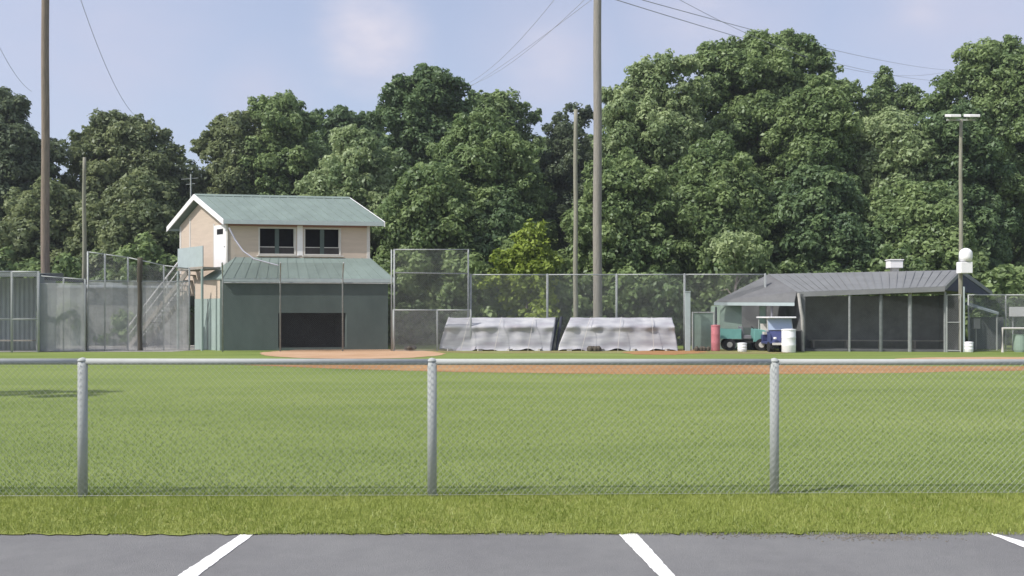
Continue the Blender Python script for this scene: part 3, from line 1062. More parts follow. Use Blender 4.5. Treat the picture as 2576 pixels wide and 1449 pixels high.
# ------------------------------------------------------------------ tarps
def tarp(label, tl, tr, bl_, br, Y, seed, sag):
    rs = np.random.default_rng(seed)
    t = thing('tarp_cover', label, 'tarp', XY((bl_ + br) / 2, Y), 'silver tarps by the fence')
    n, m_ = 90, 26
    ph = rs.random(12) * 6.28
    top_z = Z(798, Y) * 1.0
    vs, fs = [], []
    for j in range(m_ + 1):
        v = j / m_
        # profile from front ground edge, up over the ridge, down the back
        if v < 0.62:
            s_ = v / 0.62
            zc = top_z * (s_ ** 0.85)
            yc = Y - 0.55 + 0.35 * s_ + 0.4 * max(0.0, (s_ - .55) / .45) ** 1.3 * .9
            lx = bl_ + (tl - bl_) * s_
            rx = br + (tr - br) * s_
        else:
            s_ = (v - 0.62) / 0.38
            zc = top_z * (1 - s_ ** 1.5)
            yc = Y + 0.2 + 0.7 * s_
            lx, rx = tl, tr
        for i in range(n + 1):
            u = i / n
            px = lx + (rx - lx) * u
            p = XY(px, yc, zc)
            wob = 0.014 * math.sin(u * 19 + ph[0] + v * 4) + 0.014 * math.sin(u * 37 + ph[1] - v * 7) + 0.008 * math.sin(u * 61 + v * 15 + ph[2])
            fold = 0.04 * math.sin(math.pi * v) * abs(math.sin(u * sag * math.pi + ph[3] * .1))
            p.y -= (wob + fold) * (0.3 + math.sin(math.pi * min(1, v * 1.3)))
            if v < 0.62:
                # horizontal bulge two thirds up, shaped to catch the sun as a bright band
                p.y -= 0.26 * math.exp(-((v / .62 - 0.68) / 0.09) ** 2) * (0.7 + .3 * math.sin(u * sag * 2 * math.pi + 1))
                p.z += 0.006 * math.sin(u * 23 + ph[5]) * (v / .62)
            if 0.45 < v < 0.8:
                p.z += 0.004 * math.sin(u * 31 + ph[6]) - 0.015 * abs(math.sin(u * sag * math.pi))
            if v < .04:
                p.z = max(0.0, 0.06 * math.sin(u * 17 + ph[7]) + 0.03 * math.sin(u * 41) + .03)
            vs.append(p)
    for j in range(m_):
        for i in range(n):
            k = j * (n + 1) + i
            fs.append((k, k + 1, k + n + 2, k + n + 1))
    # closed ends
    fs.append(tuple(j * (n + 1) for j in range(m_ + 1)))
    fs.append(tuple(j * (n + 1) + n for j in range(m_ + 1))[::-1])
    o = MB().add(vs, fs).build('cover', M['tarp'], t, smooth=True)
    for k in range(3):      # straps over the cover
        u = .2 + .3 * k
        x0, x1 = bl_ + (br - bl_) * u, tl + (tr - tl) * u
        MB().tube([XY(x0, Y - .78, .02), XY((x0 + x1) / 2, Y - .78, top_z * .55), XY((x0 * .3 + x1 * .7), Y - .62, top_z * .8), XY(x1, Y - .02, top_z + .01)], .012, n=5).build('strap', M['trim_pale'], t)
    for k in range(4):
        u = .1 + .27 * k
        x_ = bl_ + (br - bl_) * u
        q = XY(x_, Y - .62, 0)
        MB().box(q, .22, .12, .1, rs.random()).build('weight_block', M['concrete'], t)
    return t


tarp('wrinkled silver tarp over low bleachers, the left one beside the waist-high gate', 1128, 1398, 1103, 1384, 41.2, 3, 3)
tarp('wrinkled silver tarp over low bleachers, the right one beside the pale board post', 1436, 1690, 1402, 1706, 41.2, 9, 4)
# dark leaning tubes filling in the dark gap between the tarps
o = MB().tube([XY(1400, 41.0, 0), XY(1412, 41.5, 1.55)], .07).tube([XY(1388, 41.0, 0), XY(1403, 41.5, 1.5)], .05).build('dark_gap_tubes', M['navy'])
tag(o, 'dark leaning tubes filling in the dark gap between the two silver tarps', 'poles')
mb = MB()
for k in range(14):
    a_ = rng.random() * 6.28
    r_ = .25 * rng.random()
    q = XY(1030, 40.6) + Vector((r_ * math.cos(a_), r_ * math.sin(a_), .05))
    mb.lathe(q, [(.02, 0), (.12, .03), (.13, .12), (.05, .2)], 8)
tag(mb.build('stone_pile', M['wood_dark']), 'small dark heap on the grass right of the dark tower wall', 'rock pile')
mb = MB()
for k in range(12):
    q = XY(1494, 40.2) + Vector((random.uniform(-.25, .25), random.uniform(-.2, .2), 0))
    mb.lathe(q, [(.02, 0), (.1, .03), (.1, .14), (.03, .24)], 8)
tag(mb.build('stone_pile', M['wood_dark']), 'small dark heap in front of the right silver tarp', 'rock pile')

# ------------------------------------------------------------------ pale board post, gate panel
p = XY(1730, 40.6)
o = MB().box(p, .24, .1, Z(735, 40.6)).box(p + Vector((0, 0, Z(735, 40.6))), .28, .14, .04).build('board_post', M['fascia'], bevel=.01)
tag(o, 'tall pale grey-green board post at the right end of the tarps', 'post')
gp = thing('gate_panel', 'pale green screened gate panel between the board post and red drum', 'gate', XY(1745, 41))
g0, g1 = XY(1742, 41), XY(1796, 41.2)
MB().tube([g0, g0 + Zv * Z(784, 41)], .03).tube([g1, g1 + Zv * Z(784, 41)], .03).tube([g0 + Zv * Z(786, 41), g1 + Zv * Z(786, 41)], .025).build('gate_frame', M['galv'], gp)
MB().para(g0 + Zv * .06, g1 - g0, Vector((0, .012, 0)), Zv * (Z(788, 41) - .06)).build('panel', M['dug_green'], gp)

# ------------------------------------------------------------------ right dugout with its grey roof
rd_ = thing('right_dugout', 'open grey-roofed dugout with slim posts at the right side of the field', 'dugout', XY(2200, 40))
F1, F2 = P(2004, 738, 40.4), P(2376, 724, 39.0)
R1, R2 = P(1932, 693, 43.2), P(2417, 683, 41.4)
K1, K2 = P(1905, 745, 46.0), P(2494, 738, 43.8)
up = Zv * .07


def seams(mb, a, b_, c, d_, n, w_=.03, h_=.016):
    """ribs from edge a-b up to edge d-c"""
    for i in range(n + 1):
        p, q_ = a.lerp(b_, i / n), d_.lerp(c, i / n)
        s_ = (b_ - a).normalized() * w_
        mb.slab([p + up * 1.03, p + s_ + up * 1.03, q_ + s_ + up * 1.03, q_ + up * 1.03], Zv * h_)


mb = MB().slab([F1, F2, R2, R1], up)
seams(mb, F1, F2 - (F2 - F1).normalized() * .05, R2 - (F2 - F1).normalized() * .05, R1, 22)
mb.build('roof', M['roof_grey'], rd_)
MB().slab([R1, R2, K2, K1], up).build('rear_roof', M['roof_grey'], rd_)
MB().slab([F1 - Zv * .16, F2 - Zv * .16, F2 + Zv * .05, F1 + Zv * .05], Vector((0, -.035, 0))).build('fascia', M['roof_grey'], rd_)
MB().slab([F2 - Zv * .1, K2 - Zv * .1, R2 - Zv * .02], Vector((-.08, 0, 0))).build('gable_wall', M['navy'], rd_)  # shade on the gable end is put into its dark navy colour
MB().slab([F2 + Vector((.0, 0, -.1)), R2 + Vector((0, 0, -.1)), R2 + Vector((0, 0, .09)), F2 + Vector((0, 0, .09))], Vector((.06, 0, 0))).build('rake_board', M['roof_grey'], rd_)
MB().slab([K2 + Vector((.0, 0, -.1)), R2 + Vector((0, 0, -.1)), R2 + Vector((0, 0, .09)), K2 + Vector((0, 0, .09))], Vector((.06, 0, 0))).build('rake_board', M['roof_grey'], rd_)
# lean-to slope on the left
E1, E2 = P(1796, 763, 42.4), P(1998, 764, 40.2)
lt = MB().slab([E1, E2, F1 + Vector((0, 0, .01)), R1 - Zv * .02], up)
lt.build('lean_to_roof', M['roof_sun_dimmed'], rd_)
MB().slab([E1 - Zv * .1, E2 - Zv * .1, E2 + Zv * .05, E1 + Zv * .05], Vector((0, -.03, 0))).build('fascia', M['fascia'], rd_)
# dugout walls
bkL, bkR = XY(2020, 42.6), XY(2425, 41.6)
MB().para(bkL, bkR - bkL, Vector((0, .2, 0)), Zv * 2.55).build('rear_wall', M['dug_wall'], rd_)
zw = 2.6
MB().slab([XY(2014, 40.3), XY(2026, 40.3), XY(2026, 40.3, zw), XY(2014, 40.3, zw)], Vector((0, 2.3, 0))).build('side_wall', M['dug_wall'], rd_)
MB().slab([XY(2420, 39.5), XY(2428, 39.5), XY(2428, 39.5, zw), XY(2420, 39.5, zw)], Vector((0, 2.1, 0))).build('side_wall', M['dug_wall'], rd_)
MB().para(XY(2020, 40.3, .004), XY(2425, 39.4) - XY(2020, 40.3), Vector((0, 2.4, 0)), Zv * .08).build('floor_slab', M['dug_wall'], rd_)
bn = MB().para(XY(2040, 42.0, .42), XY(2400, 41.0) - XY(2040, 42.0), Vector((0, .35, 0)), Zv * .05)
for k in range(5):
    q = XY(2045 + 85 * k, 42.0 - .24 * k)
    bn.para(q, Vector((.08, 0, 0)), Vector((0, .3, 0)), Zv * .418)
bn.build('bench', M['wood_board'], rd_)
# white curved left corner post
MB().tube([P(2009, 738, 40.2), P(2013, 770, 40.1), P(2018, 800, 40.1), XY(2020, 40.1, 0)], .07, n=10).build('corner_post', M['concrete'], rd_)
for (px, rr, col, zt_) in ((2137, .05, 'galv_old', 2.75), (2216, .075, 'galv_dark', 2.55), (2289, .085, 'galv_old', 2.78), (2377, .055, 'galv_old', 2.8)):
    Yp = 40.15 - (px - 2020) / 400 * 0.75
    zt2 = (F1.z + (F2.z - F1.z) * (px - 2004) / 372) - .15
    MB().tube([XY(px, Yp), XY(px, Yp, zt2)], rr, n=10).build('post', M[col], rd_)
# chain link front of the dugout
mb = MB()
chain_wires(mb, XY(2022, 40.05), XY(2376, 39.35), .05, 2.5, .085, .0022)
mb.build('wire_mesh', M['galv_dark'], rd_)
# dugout gate
gt = thing('dugout_gate', 'narrow chain link gate with middle rail at the right end of the dugout', 'gate', XY(2380, 39.35))
g0, g1 = XY(2382, 39.3), XY(2416, 39.25)
zt_ = Z(742, 39.3)
fr = MB()
fr.tube([g0, g0 + Zv * zt_], .025).tube([g1, g1 + Zv * zt_], .025).tube([g0 + Zv * zt_, g1 + Zv * zt_], .025)
fr.tube([g0 + Zv * Z(811, 39.3), g1 + Zv * Z(811, 39.3)], .02).tube([g0 + Zv * .06, g1 + Zv * .06], .02)
fr.build('gate_frame', M['galv'], gt)
mb = MB(); chain_wires(mb, g0, g1, .06, zt_, .08, .0028)
mb.build('wire_mesh', M['wire'], gt)
# lean-to walls
shd = thing('equipment_lean_to', 'grey-green plywood equipment bay with dark opening under the low left roof', 'shed', XY(1900, 42.5))
wq = lambda px: XY(px, 42.9 - (px - 1800) / 200 * 1.9)
def wseg(mb, x0, x1, z0_, z1_):
    mb.para(wq(x0) + Zv * z0_, wq(x1) - wq(x0), Vector((0, .1, 0)), Zv * (z1_ - z0_))
mb = MB(); wseg(mb, 1812, 1866, 0, 2.12); wseg(mb, 1912, 1926, 0, 2.12)
mb.build('front_wall', M['dug_green'], shd)
mb = MB()
mb.para(XY(1812, 45.0), XY(2010, 43.2) - XY(1812, 45.0), Vector((0, .1, 0)), Zv * 2.3)
mb.build('rear_wall', M['dug_wall'], shd)
MB().para(wq(1814) + Vector((0, .1, 0)), Vector((.08, 0, 0)), Vector((-.02, 2.0, 0)), Zv * 2.1).build('side_wall', M['dug_green'], shd)
mb = MB(); wseg(mb, 1866, 1912, 0.0, 1.05)
mb.build('counter_front', M['wall_green'], shd)
MB().tube([wq(1932) - Vector((0, .6, 0)), wq(1932) + Vector((0, -.6, 2.15))], .05).build('post', M['seat_grey'], shd)
MB().tube([wq(1800) - Vector((0, .1, 0)), wq(1800) + Vector((0, -.1, 2.05))], .05).build('post', M['navy'], shd)

# white vent box on the roof
vb = thing('roof_vent', 'small white box vent standing on the dugout roof ridge', 'vent', P(2250, 682, 42.3))
c_ = P(2250, 680, 42.2)
MB().box(c_ - Zv * .25, .3, .3, .35).build('stem', M['trim_pale'], vb)
MB().box(c_ + Zv * .1, .62, .5, .36).box(c_ + Zv * .46, .7, .58, .05).build('hood', M['trim_white'], vb, bevel=.02)

# ------------------------------------------------------------------ vehicles and small things by the lean-to
def wheel(mb, c, r_, w_, axis):
    c, axis = Vector(c), Vector(axis).normalized()
    mb.tube([c - axis * w_ / 2, c - axis * w_ * .35, c + axis * w_ * .35, c + axis * w_ / 2], r_ , n=16)


# utility cart, side on, nose to the right
uc = thing('utility_cart', 'teal utility cart with open seat parked before the plywood equipment bay', 'utility vehicle', XY(1866, 40.8))
c0 = XY(1812, 40.9)
ux = Vector((1, -.12, 0)).normalized(); uy = Vector((.12, 1, 0)).normalized()
def uq(x, y, z): return c0 + ux * x + uy * y + Zv * z
# cargo bed with lip, cab floor, bonnet
mb = MB()
mb.slab([uq(0, 0, .55), uq(.95, 0, .55), uq(.95, 0, .98), uq(-.05, 0, 1.02)], uy * .04)
mb.slab([uq(0, 1.16, .55), uq(.95, 1.16, .55), uq(.95, 1.16, .98), uq(-.05, 1.16, 1.02)], uy * .04)
mb.para(uq(0, .04, .55), ux * .95, uy * 1.12, Zv * .05)
mb.slab([uq(-.05, .04, .98), uq(0, .04, .6), uq(0, 1.16, .6), uq(-.05, 1.16, .98)], ux * .04)
mb.para(uq(.91, .04, .6), ux * .04, uy * 1.12, Zv * .4)
mb.build('cargo_bed', M['teal'], uc)
mb = MB()
mb.slab([uq(1.5, .02, .4), uq(2.2, .02, .42), uq(2.2, .02, .78), uq(2.02, .02, .95), uq(1.55, .02, 1.02)], uy * 1.16)
mb.build('bonnet', M['teal'], uc, bevel=.03)
MB().para(uq(.3, .15, .36), ux * 1.7, uy * .9, Zv * .14).build('chassis', M['rubber'], uc)
MB().para(uq(1.0, .1, .55), ux * .42, uy * 1.0, Zv * .16).slab([uq(.98, .1, .7), uq(1.1, .1, .7), uq(1.02, .1, 1.12), uq(.93, .1, 1.12)], uy * 1.0).build('seat', M['seat_grey'], uc, bevel=.02)
MB().tube([uq(1.62, .35, .95), uq(1.45, .35, 1.12)], .02).build('steering_column', M['rubber'], uc)
for (x, y) in ((.42, .05), (.42, 1.15), (1.85, .05), (1.85, 1.15)):
    mb = MB(); wheel(mb, uq(x, y, .28), .28, .2, uy)
    wh = mb.build('wheel', M['rubber'], uc)
    mb = MB(); wheel(mb, uq(x, y, .28), .13, .215, uy)
    mb.build('rim', M['trim_pale'], wh)
# golf cart, seen from the front
gc = thing('golf_cart', 'dark blue golf cart with white roof parked left of the dugout', 'golf cart', XY(1965, 39.6))
g_ = XY(1965, 39.5)
def gq(x, y, z): return g_ + Vector((x, y, z))
MB().para(gq(-.62, -.1, 1.50), (1.28, 0, .0), (0, 1.9, 0), (0, 0, .07)).build('roof', M['white_plastic'], gc, bevel=.03)
MB().slab([gq(-.56, .1, .98), gq(.56, .1, .98), gq(.54, .28, 1.49), gq(-.54, .28, 1.49)], Vector((0, .02, .0))).build('windscreen', M['glass'], gc)
mb = MB()
mb.slab([gq(-.58, -.35, .38), gq(.58, -.35, .38), gq(.55, -.32, .7), gq(.5, .0, .92), gq(-.5, .0, .92), gq(-.55, -.32, .7)], Vector((0, .55, .04)))
mb.para(gq(-.58, .2, .34), (1.16, 0, 0), (0, 1.5, 0), (0, 0, .12))
mb.para(gq(-.56, .95, .46), (1.12, 0, 0), (0, .7, 0), (0, 0, .3))
mb.build('body', M['blue'], gc, bevel=.02)
MB().para(gq(-.5, .9, .76), (1.0, 0, 0), (0, .5, 0), (0, 0, .12)).slab([gq(-.5, 1.35, .85), gq(.5, 1.35, .85), gq(.5, 1.45, 1.25), gq(-.5, 1.45, 1.25)], Vector((0, .1, 0))).build('seat', M['trim_pale'], gc)
for x in (-.56, .56):
    MB().tube([gq(x, .08, .9), gq(x * .96, .3, 1.5)], .022).build('roof_strut', M['galv'], gc)
    MB().tube([gq(x, 1.6, .7), gq(x * .96, 1.6, 1.5)], .022).build('roof_strut', M['galv'], gc)
    MB().lathe(gq(x * .7, -.40, .58), [(.06, 0), (.07, .03), (.06, .09)], 12).build('headlight', M['trim_white'], gc)
    for y in (-.05, 1.5):
        mb = MB(); wheel(mb, gq(x * .88, y, .23), .23, .18, (1, 0, 0))
        mb.build('wheel', M['rubber'], gc)
MB().para(gq(-.5, -.42, .32), (1.0, 0, 0), (0, .06, 0), (0, 0, .1)).build('bumper', M['trim_pale'], gc)


def drum(name, label, cat, p, r_, h, m, lid=None):
    t = thing(name, label, cat, p)
    MB().lathe(p, [(r_ * .93, 0), (r_, .03), (r_, h * .3), (r_ * 1.04, h * .33), (r_, h * .36), (r_, h * .64), (r_ * 1.04, h * .67), (r_, h * .7), (r_, h * .96), (r_ * .95, h)], 24).build('body', m, t, smooth=True)
    MB().lathe(Vector(p) + Zv * h, [(r_ * 1.05, -.02), (r_ * 1.05, .03), (r_ * .5, .05), (.01, .05)], 24).build('lid', lid or m, t)
    return t


drum('barrel', 'tall white plastic barrel standing at the left corner of the dugout', 'barrel', XY(1984, 38.9), .30, Z(830, 38.9), M['white_plastic'])
drum('drum', 'faded red plastic drum between the pale gate panel and the teal cart', 'drum', XY(1800, 40.5), .2, 1.15 , M['red_plastic'])
drum('bucket', 'small round white bucket in front of the teal cart wheels', 'bucket', XY(1867, 39.7), .2, .36, M['white_plastic'])
drum('bucket', 'white bucket on the grass at the foot of the right light pole', 'bucket', XY(2437, 39.2), .18, .42, M['white_plastic'])
mb = MB()
for k in range(10):
    q = XY(1766, 40.4) + Vector((random.uniform(-.3, .3), random.uniform(-.2, .2), 0))
    mb.lathe(q, [(.02, 0), (.1, .03), (.1, .14), (.03, .22)], 8)
tag(mb.build('stone_pile', M['wood_dark']), 'small dark heap before the pale green gate panel', 'rock pile')

# ------------------------------------------------------------------ right edge : awning, trash frame, white sign, noticeboard
aw = thing('awning_shelter', 'small shelter with pale green sloping awning right of the dugout', 'shelter', XY(2460, 42.5))
MB().slab([P(2432, 768, 41.5), P(2512, 792, 41.5), P(2512, 790, 43), P(2432, 764, 43)], Zv * .1).build('awning', M['fascia'], aw)
MB().para(XY(2440, 43.2), XY(2525, 43.2) - XY(2440, 43.2), Vector((0, .1, 0)), Zv * 1.55).build('rear_wall', M['dug_wall'], aw)
for px in (2438, 2508):
    MB().tube([XY(px, 41.6), XY(px, 41.6, 1.65)], .04).build('post', M['galv'], aw)
ec = MB().box(XY(2455, 41.8, 1.0), .32, .2, .45).box(XY(2455, 41.8, 1.45), .36, .24, .03).box(XY(2455, 41.9, 0), .06, .06, 1.0).build('meter_box', M['trim_pale'], bevel=.01)
tag(ec, 'pale grey utility box on a short post beneath the awning', 'utility box')
tf = thing('bin_frame', 'pale tubular frame holding a green bin at the right edge', 'bin', XY(2545, 39.2))
b0, b1 = XY(2522, 39.2), XY(2600, 39.2)
MB().tube([b0, b0 + Zv * 1.05, b1 + Zv * 1.05, b1], .06, n=8).build('frame', M['trim_pale'], tf)
MB().lathe(XY(2566, 39.4), [(.24, 0), (.27, .1), (.3, .75), (.32, .78)], 18).build('bin_body', M['dug_green'], tf)
sg = thing('white_sign', 'blank white board on posts above the bin at the right edge', 'sign', XY(2575, 40.8))
MB().para(XY(2540, 40.8, Z(796, 40.8)), Vector((1.5, 0, 0)), Vector((0, .04, 0)), Zv * .44).build('board', M['trim_white'], sg)
for px in (2548, 2610):
    MB().tube([XY(px, 40.9), XY(px, 40.9, Z(774, 40.9))], .03).build('post', M['galv'], sg)

# ------------------------------------------------------------------ poles
def pole(label, px, Y, ztop, r0, r1, m, name='utility_pole', parts=None, group=None, cat='utility pole'):
    b0 = XY(px, Y)
    t = thing(name, label, cat, b0, group)
    n = 14
    pts = [b0 - Zv * .3 + Zv * ((ztop + .3) * i / n) + Vector((.012 * math.sin(i), 0, 0)) for i in range(n + 1)]
    MB().tube(pts, r0, r1, n=14).build('shaft', m, t, smooth=True)
    return t


up1 = pole('thick brown wooden pole running out of the top of the picture at left', 114, 43.5, 18.5, .21, .17, M['wood_pole'])
up2 = pole('thick grey-brown wooden pole running out of the top of the picture at centre', 1503, 46.0, 20.0, .245, .2, M['wood_grey'])
for t, px, Y, zt_ in ((up1, 114, 43.5, 18.2), (up2, 1503, 46, 19.6)):
    q = XY(px, Y)
    MB().para(q + Vector((-1.2, -.25, zt_ - .6)), (2.4, 0, 0), (0, .1, 0), (0, 0, .12)).build('crossarm', M['wood_pole'], t)
    for x in (-1.05, -.4, .4, 1.05):
        MB().lathe(q + Vector((x, -.2, zt_ - .478)), [(.03, 0), (.06, .04), (.05, .1), (.02, .16)], 10).build('insulator', M['fascia'], t)
pole('slim pale pole just left of the thick central pole, its top against the sky', 1448, 44.5, Z(276, 44.5), .13, .10, M['wood_pale'], group='slim poles')
pole('slim pale pole rising at the corner of the screened left fence', 212, 40.6, Z(396, 40.6), .11, .075, M['wood_pale'], group='slim poles')
pole('short dark wooden pole standing in the screened left fence by the stair', 352, 40.75, Z(648, 40.75), .13, .12, M['wood_dark'], cat='post', name='wooden_post')

lp = pole('slim light pole with a flat lamp bar rising behind the right dugout', 2417, 42.0 - 2.6, Z(300, 39.4), .10, .07, M['wood_pale'], name='light_pole', cat='light pole')
q = XY(2417, 39.4)
zt_ = Z(303, 39.4)
MB().para(q + Vector((-.62, -.04, zt_ - .02)), (1.24, 0, 0), (0, .08, 0), (0, 0, .08)).build('crossarm', M['galv'], lp)
for x in (-.42, 0.42):
    lm = MB().slab([q + Vector((x - .24, -.4, zt_ + .06)), q + Vector((x + .24, -.4, zt_ + .06)), q + Vector((x + .2, .2, zt_ + .2)), q + Vector((x - .2, .2, zt_ + .2))], Zv * .12).build('floodlight', M['trim_white'], lp, bevel=.02)
MB().tube([q + Zv * 0.0 + Vector((.09, -.11, 0)), q + Vector((.09, -.11, 2.9))], .035).build('conduit', M['fascia'], lp)
# transformer hung on the pole
tr = thing('transformer', 'white domed canister above a white box on the right light pole', 'transformer', q + Vector((0, -.2, Z(685, 39.2))))
zb_ = Z(658, 39.2)
MB().lathe(q + Vector((.05, -.33, zb_)), [(.18, 0), (.25, .03), (.27, .18), (.27, .36), (.24, .46), (.16, .54), (.06, .58), (.02, .59)], 24).build('canister', M['white_plastic'], tr, smooth=True)
MB().box(q + Vector((0, -.32, Z(688, 39.2))), .52, .42, .50).build('cabinet', M['white_plastic'], tr, bevel=.02)
MB().box(q + Vector((0, -.12, Z(684, 39.2))), .3, .06, .8).build('bracket', M['galv_dark'], tr)

# unseen mast added outside the left edge to cast the shadow on the grass
sh_c = G(58, 992)
hL = 11.0
off = Vector((sd.x, sd.y, 0)) * (hL / sd.z)
fb = Vector((sh_c.x, sh_c.y, 0)) + off
fl = thing('shadow_mast', 'unseen mast added beyond the left edge to cast a shadow on the grass', 'light pole', fb)
MB().tube([fb, fb + Zv * hL], .12, .08).build('shaft', M['galv'], fl)
for k in range(5):
    MB().box(fb + Vector((-1.2 + .6 * k, -.5 + .25 * (k % 3), hL - .1 + (.2 if k % 2 else 0))), .5, .55, .4, .3 * k).build('floodlight', M['galv'], fl)  # boxes out of view, grouped to shape the cast shadow
    MB().box(fb + Vector((-1.0 + .5 * k, .35 + .2 * (k % 2), hL + .3)), .42, .5, .4, -.2 * k).build('floodlight', M['galv'], fl)

# ------------------------------------------------------------------ overhead wires
def wire(label, p0, p1, sag, r_=.014):
    n = 40
    pts = []
    for i in range(n + 1):
        t = i / n
        q = p0.lerp(p1, t)
        q.z -= sag * 4 * t * (1 - t)
        pts.append(q)
    o = MB().tube(pts, r_, n=5, caps=False).build('overhead_wire', M['cable'])
    tag(o, label, 'wire', 'overhead wires')


q1, q2 = XY(114, 43.5), XY(1503, 46)
wire('thin wire descending steeply right of the left wooden pole', P(190, -40, 43), P(352, 300, 72), 1.2)
wire('faint wire slanting down left of the left wooden pole', P(-60, -10, 44), P(80, 230, 75), .8)
wire('leftmost of the three wires falling left from the central pole', P(1425, -40, 46), P(1120, 225, 95), 1.4)
wire('middle of the three wires falling left from the central pole', P(1490, -20, 46), P(1145, 225, 95), 1.0)
wire('lowest of the three wires falling left from the central pole', P(1500, -10, 46), P(1160, 232, 95), .2)
wire('upper sagging wire running right from the central pole over the big tree', P(1640, -40, 46), P(2480, 145, 95), 3.2)
wire('middle sagging wire running right from the central pole', P(1545, -20, 46), P(2450, 178, 190), 1.2, .024)
wire('lowest sagging wire running right from the central pole', P(1520, -10, 46), P(2440, 200, 200), 1.8, .024)

# ------------------------------------------------------------------ trees
def tree(label, px, top, hw, Y, leaf, base=None, n_l=70, kind='tree', lsize=.125, dens=560, lobe=(0.7, 1.75), shape='dome', depth=None,
         bark='bark', group='trees behind the field', trunk_r=.28, extra=()):
    """px: centre, top: y of the crown's top, hw: half width in view pixels"""
    b0 = XY(px, Y)
    rw = hw / F * Y
    zt = Z(top, Y)
    zb = 0.4 if base is None else Z(base, Y)
    t = thing(kind + '_tree', label, 'tree', b0, group)
    lobes = []
    H = zt - zb
    rd = depth or max(3.0, rw * .8)
    tries = 0
    n_l = int(n_l * .78)
    while len(lobes) < n_l and tries < n_l * 30:
        tries += 1
        v = rng.random() ** .8
        a = rng.random() * 2 * math.pi
        r_ = lobe[0] + (lobe[1] - lobe[0]) * rng.random()
        if shape == 'dome':
            prof = math.sqrt(max(0, 1 - max(0, (v - .45) / .55) ** 2.2)) * (0.82 + .18 * min(1, v / .3))
        elif shape == 'cone':
            prof = (1 - v) ** .75
        else:   # oval
            prof = math.sqrt(max(0, 1 - (2 * v - 1) ** 2)) ** .8
        prof *= .8 + .38 * rng.random()
        rr = 1 if rng.random() < .72 else rng.random()
        # keep mostly the half that can be seen plus its silhouette
        x, y = math.cos(a) * prof * rr * max(.2, rw - r_ * .6), math.sin(a) * prof * rr * max(.2, rd - r_ * .6)
        z = zb + v * (H - r_ * .75)
        if y > rd * .45 and v < .6:
            continue
        lobes.append((b0.x + x, b0.y + y, z, r_))
    for (ex, ey, er) in extra:
        q = P(ex, ey, Y)
        for k in range(3):
            lobes.append((q.x + random.uniform(-.4, .4), q.y + random.uniform(-.4, .4), q.z + random.uniform(-.3, .3) - er * .5, er * random.uniform(.5, .85)))
    V, rn = lobes_foliage(lobes, dens, lsize)
    quads_mesh('crown', V, rn, LEAF[leaf], t)
    # trunk with limbs
    mb = MB()
    top_t = zb + H * .75
    k = 8
    pts = [b0 + Vector((.25 * math.sin(i * 1.3) * i / k, .2 * math.cos(i), 0)) + Zv * (-.2 + top_t * i / k) for i in range(k + 1)]
    mb.tube(pts, trunk_r, trunk_r * .25, n=8)
    for j in range(6):
        a = rng.random() * 6.28
        i0 = 2 + j % 5
        s = pts[i0]
        e = s + Vector((math.cos(a) * rw * .55, math.sin(a) * rd * .5, H * .18))
        mb.tube([s, s.lerp(e, .5) + Zv * .3, e], trunk_r * .4, trunk_r * .1, n=6)
    mb.build('trunk', M[bark], t)
    return t


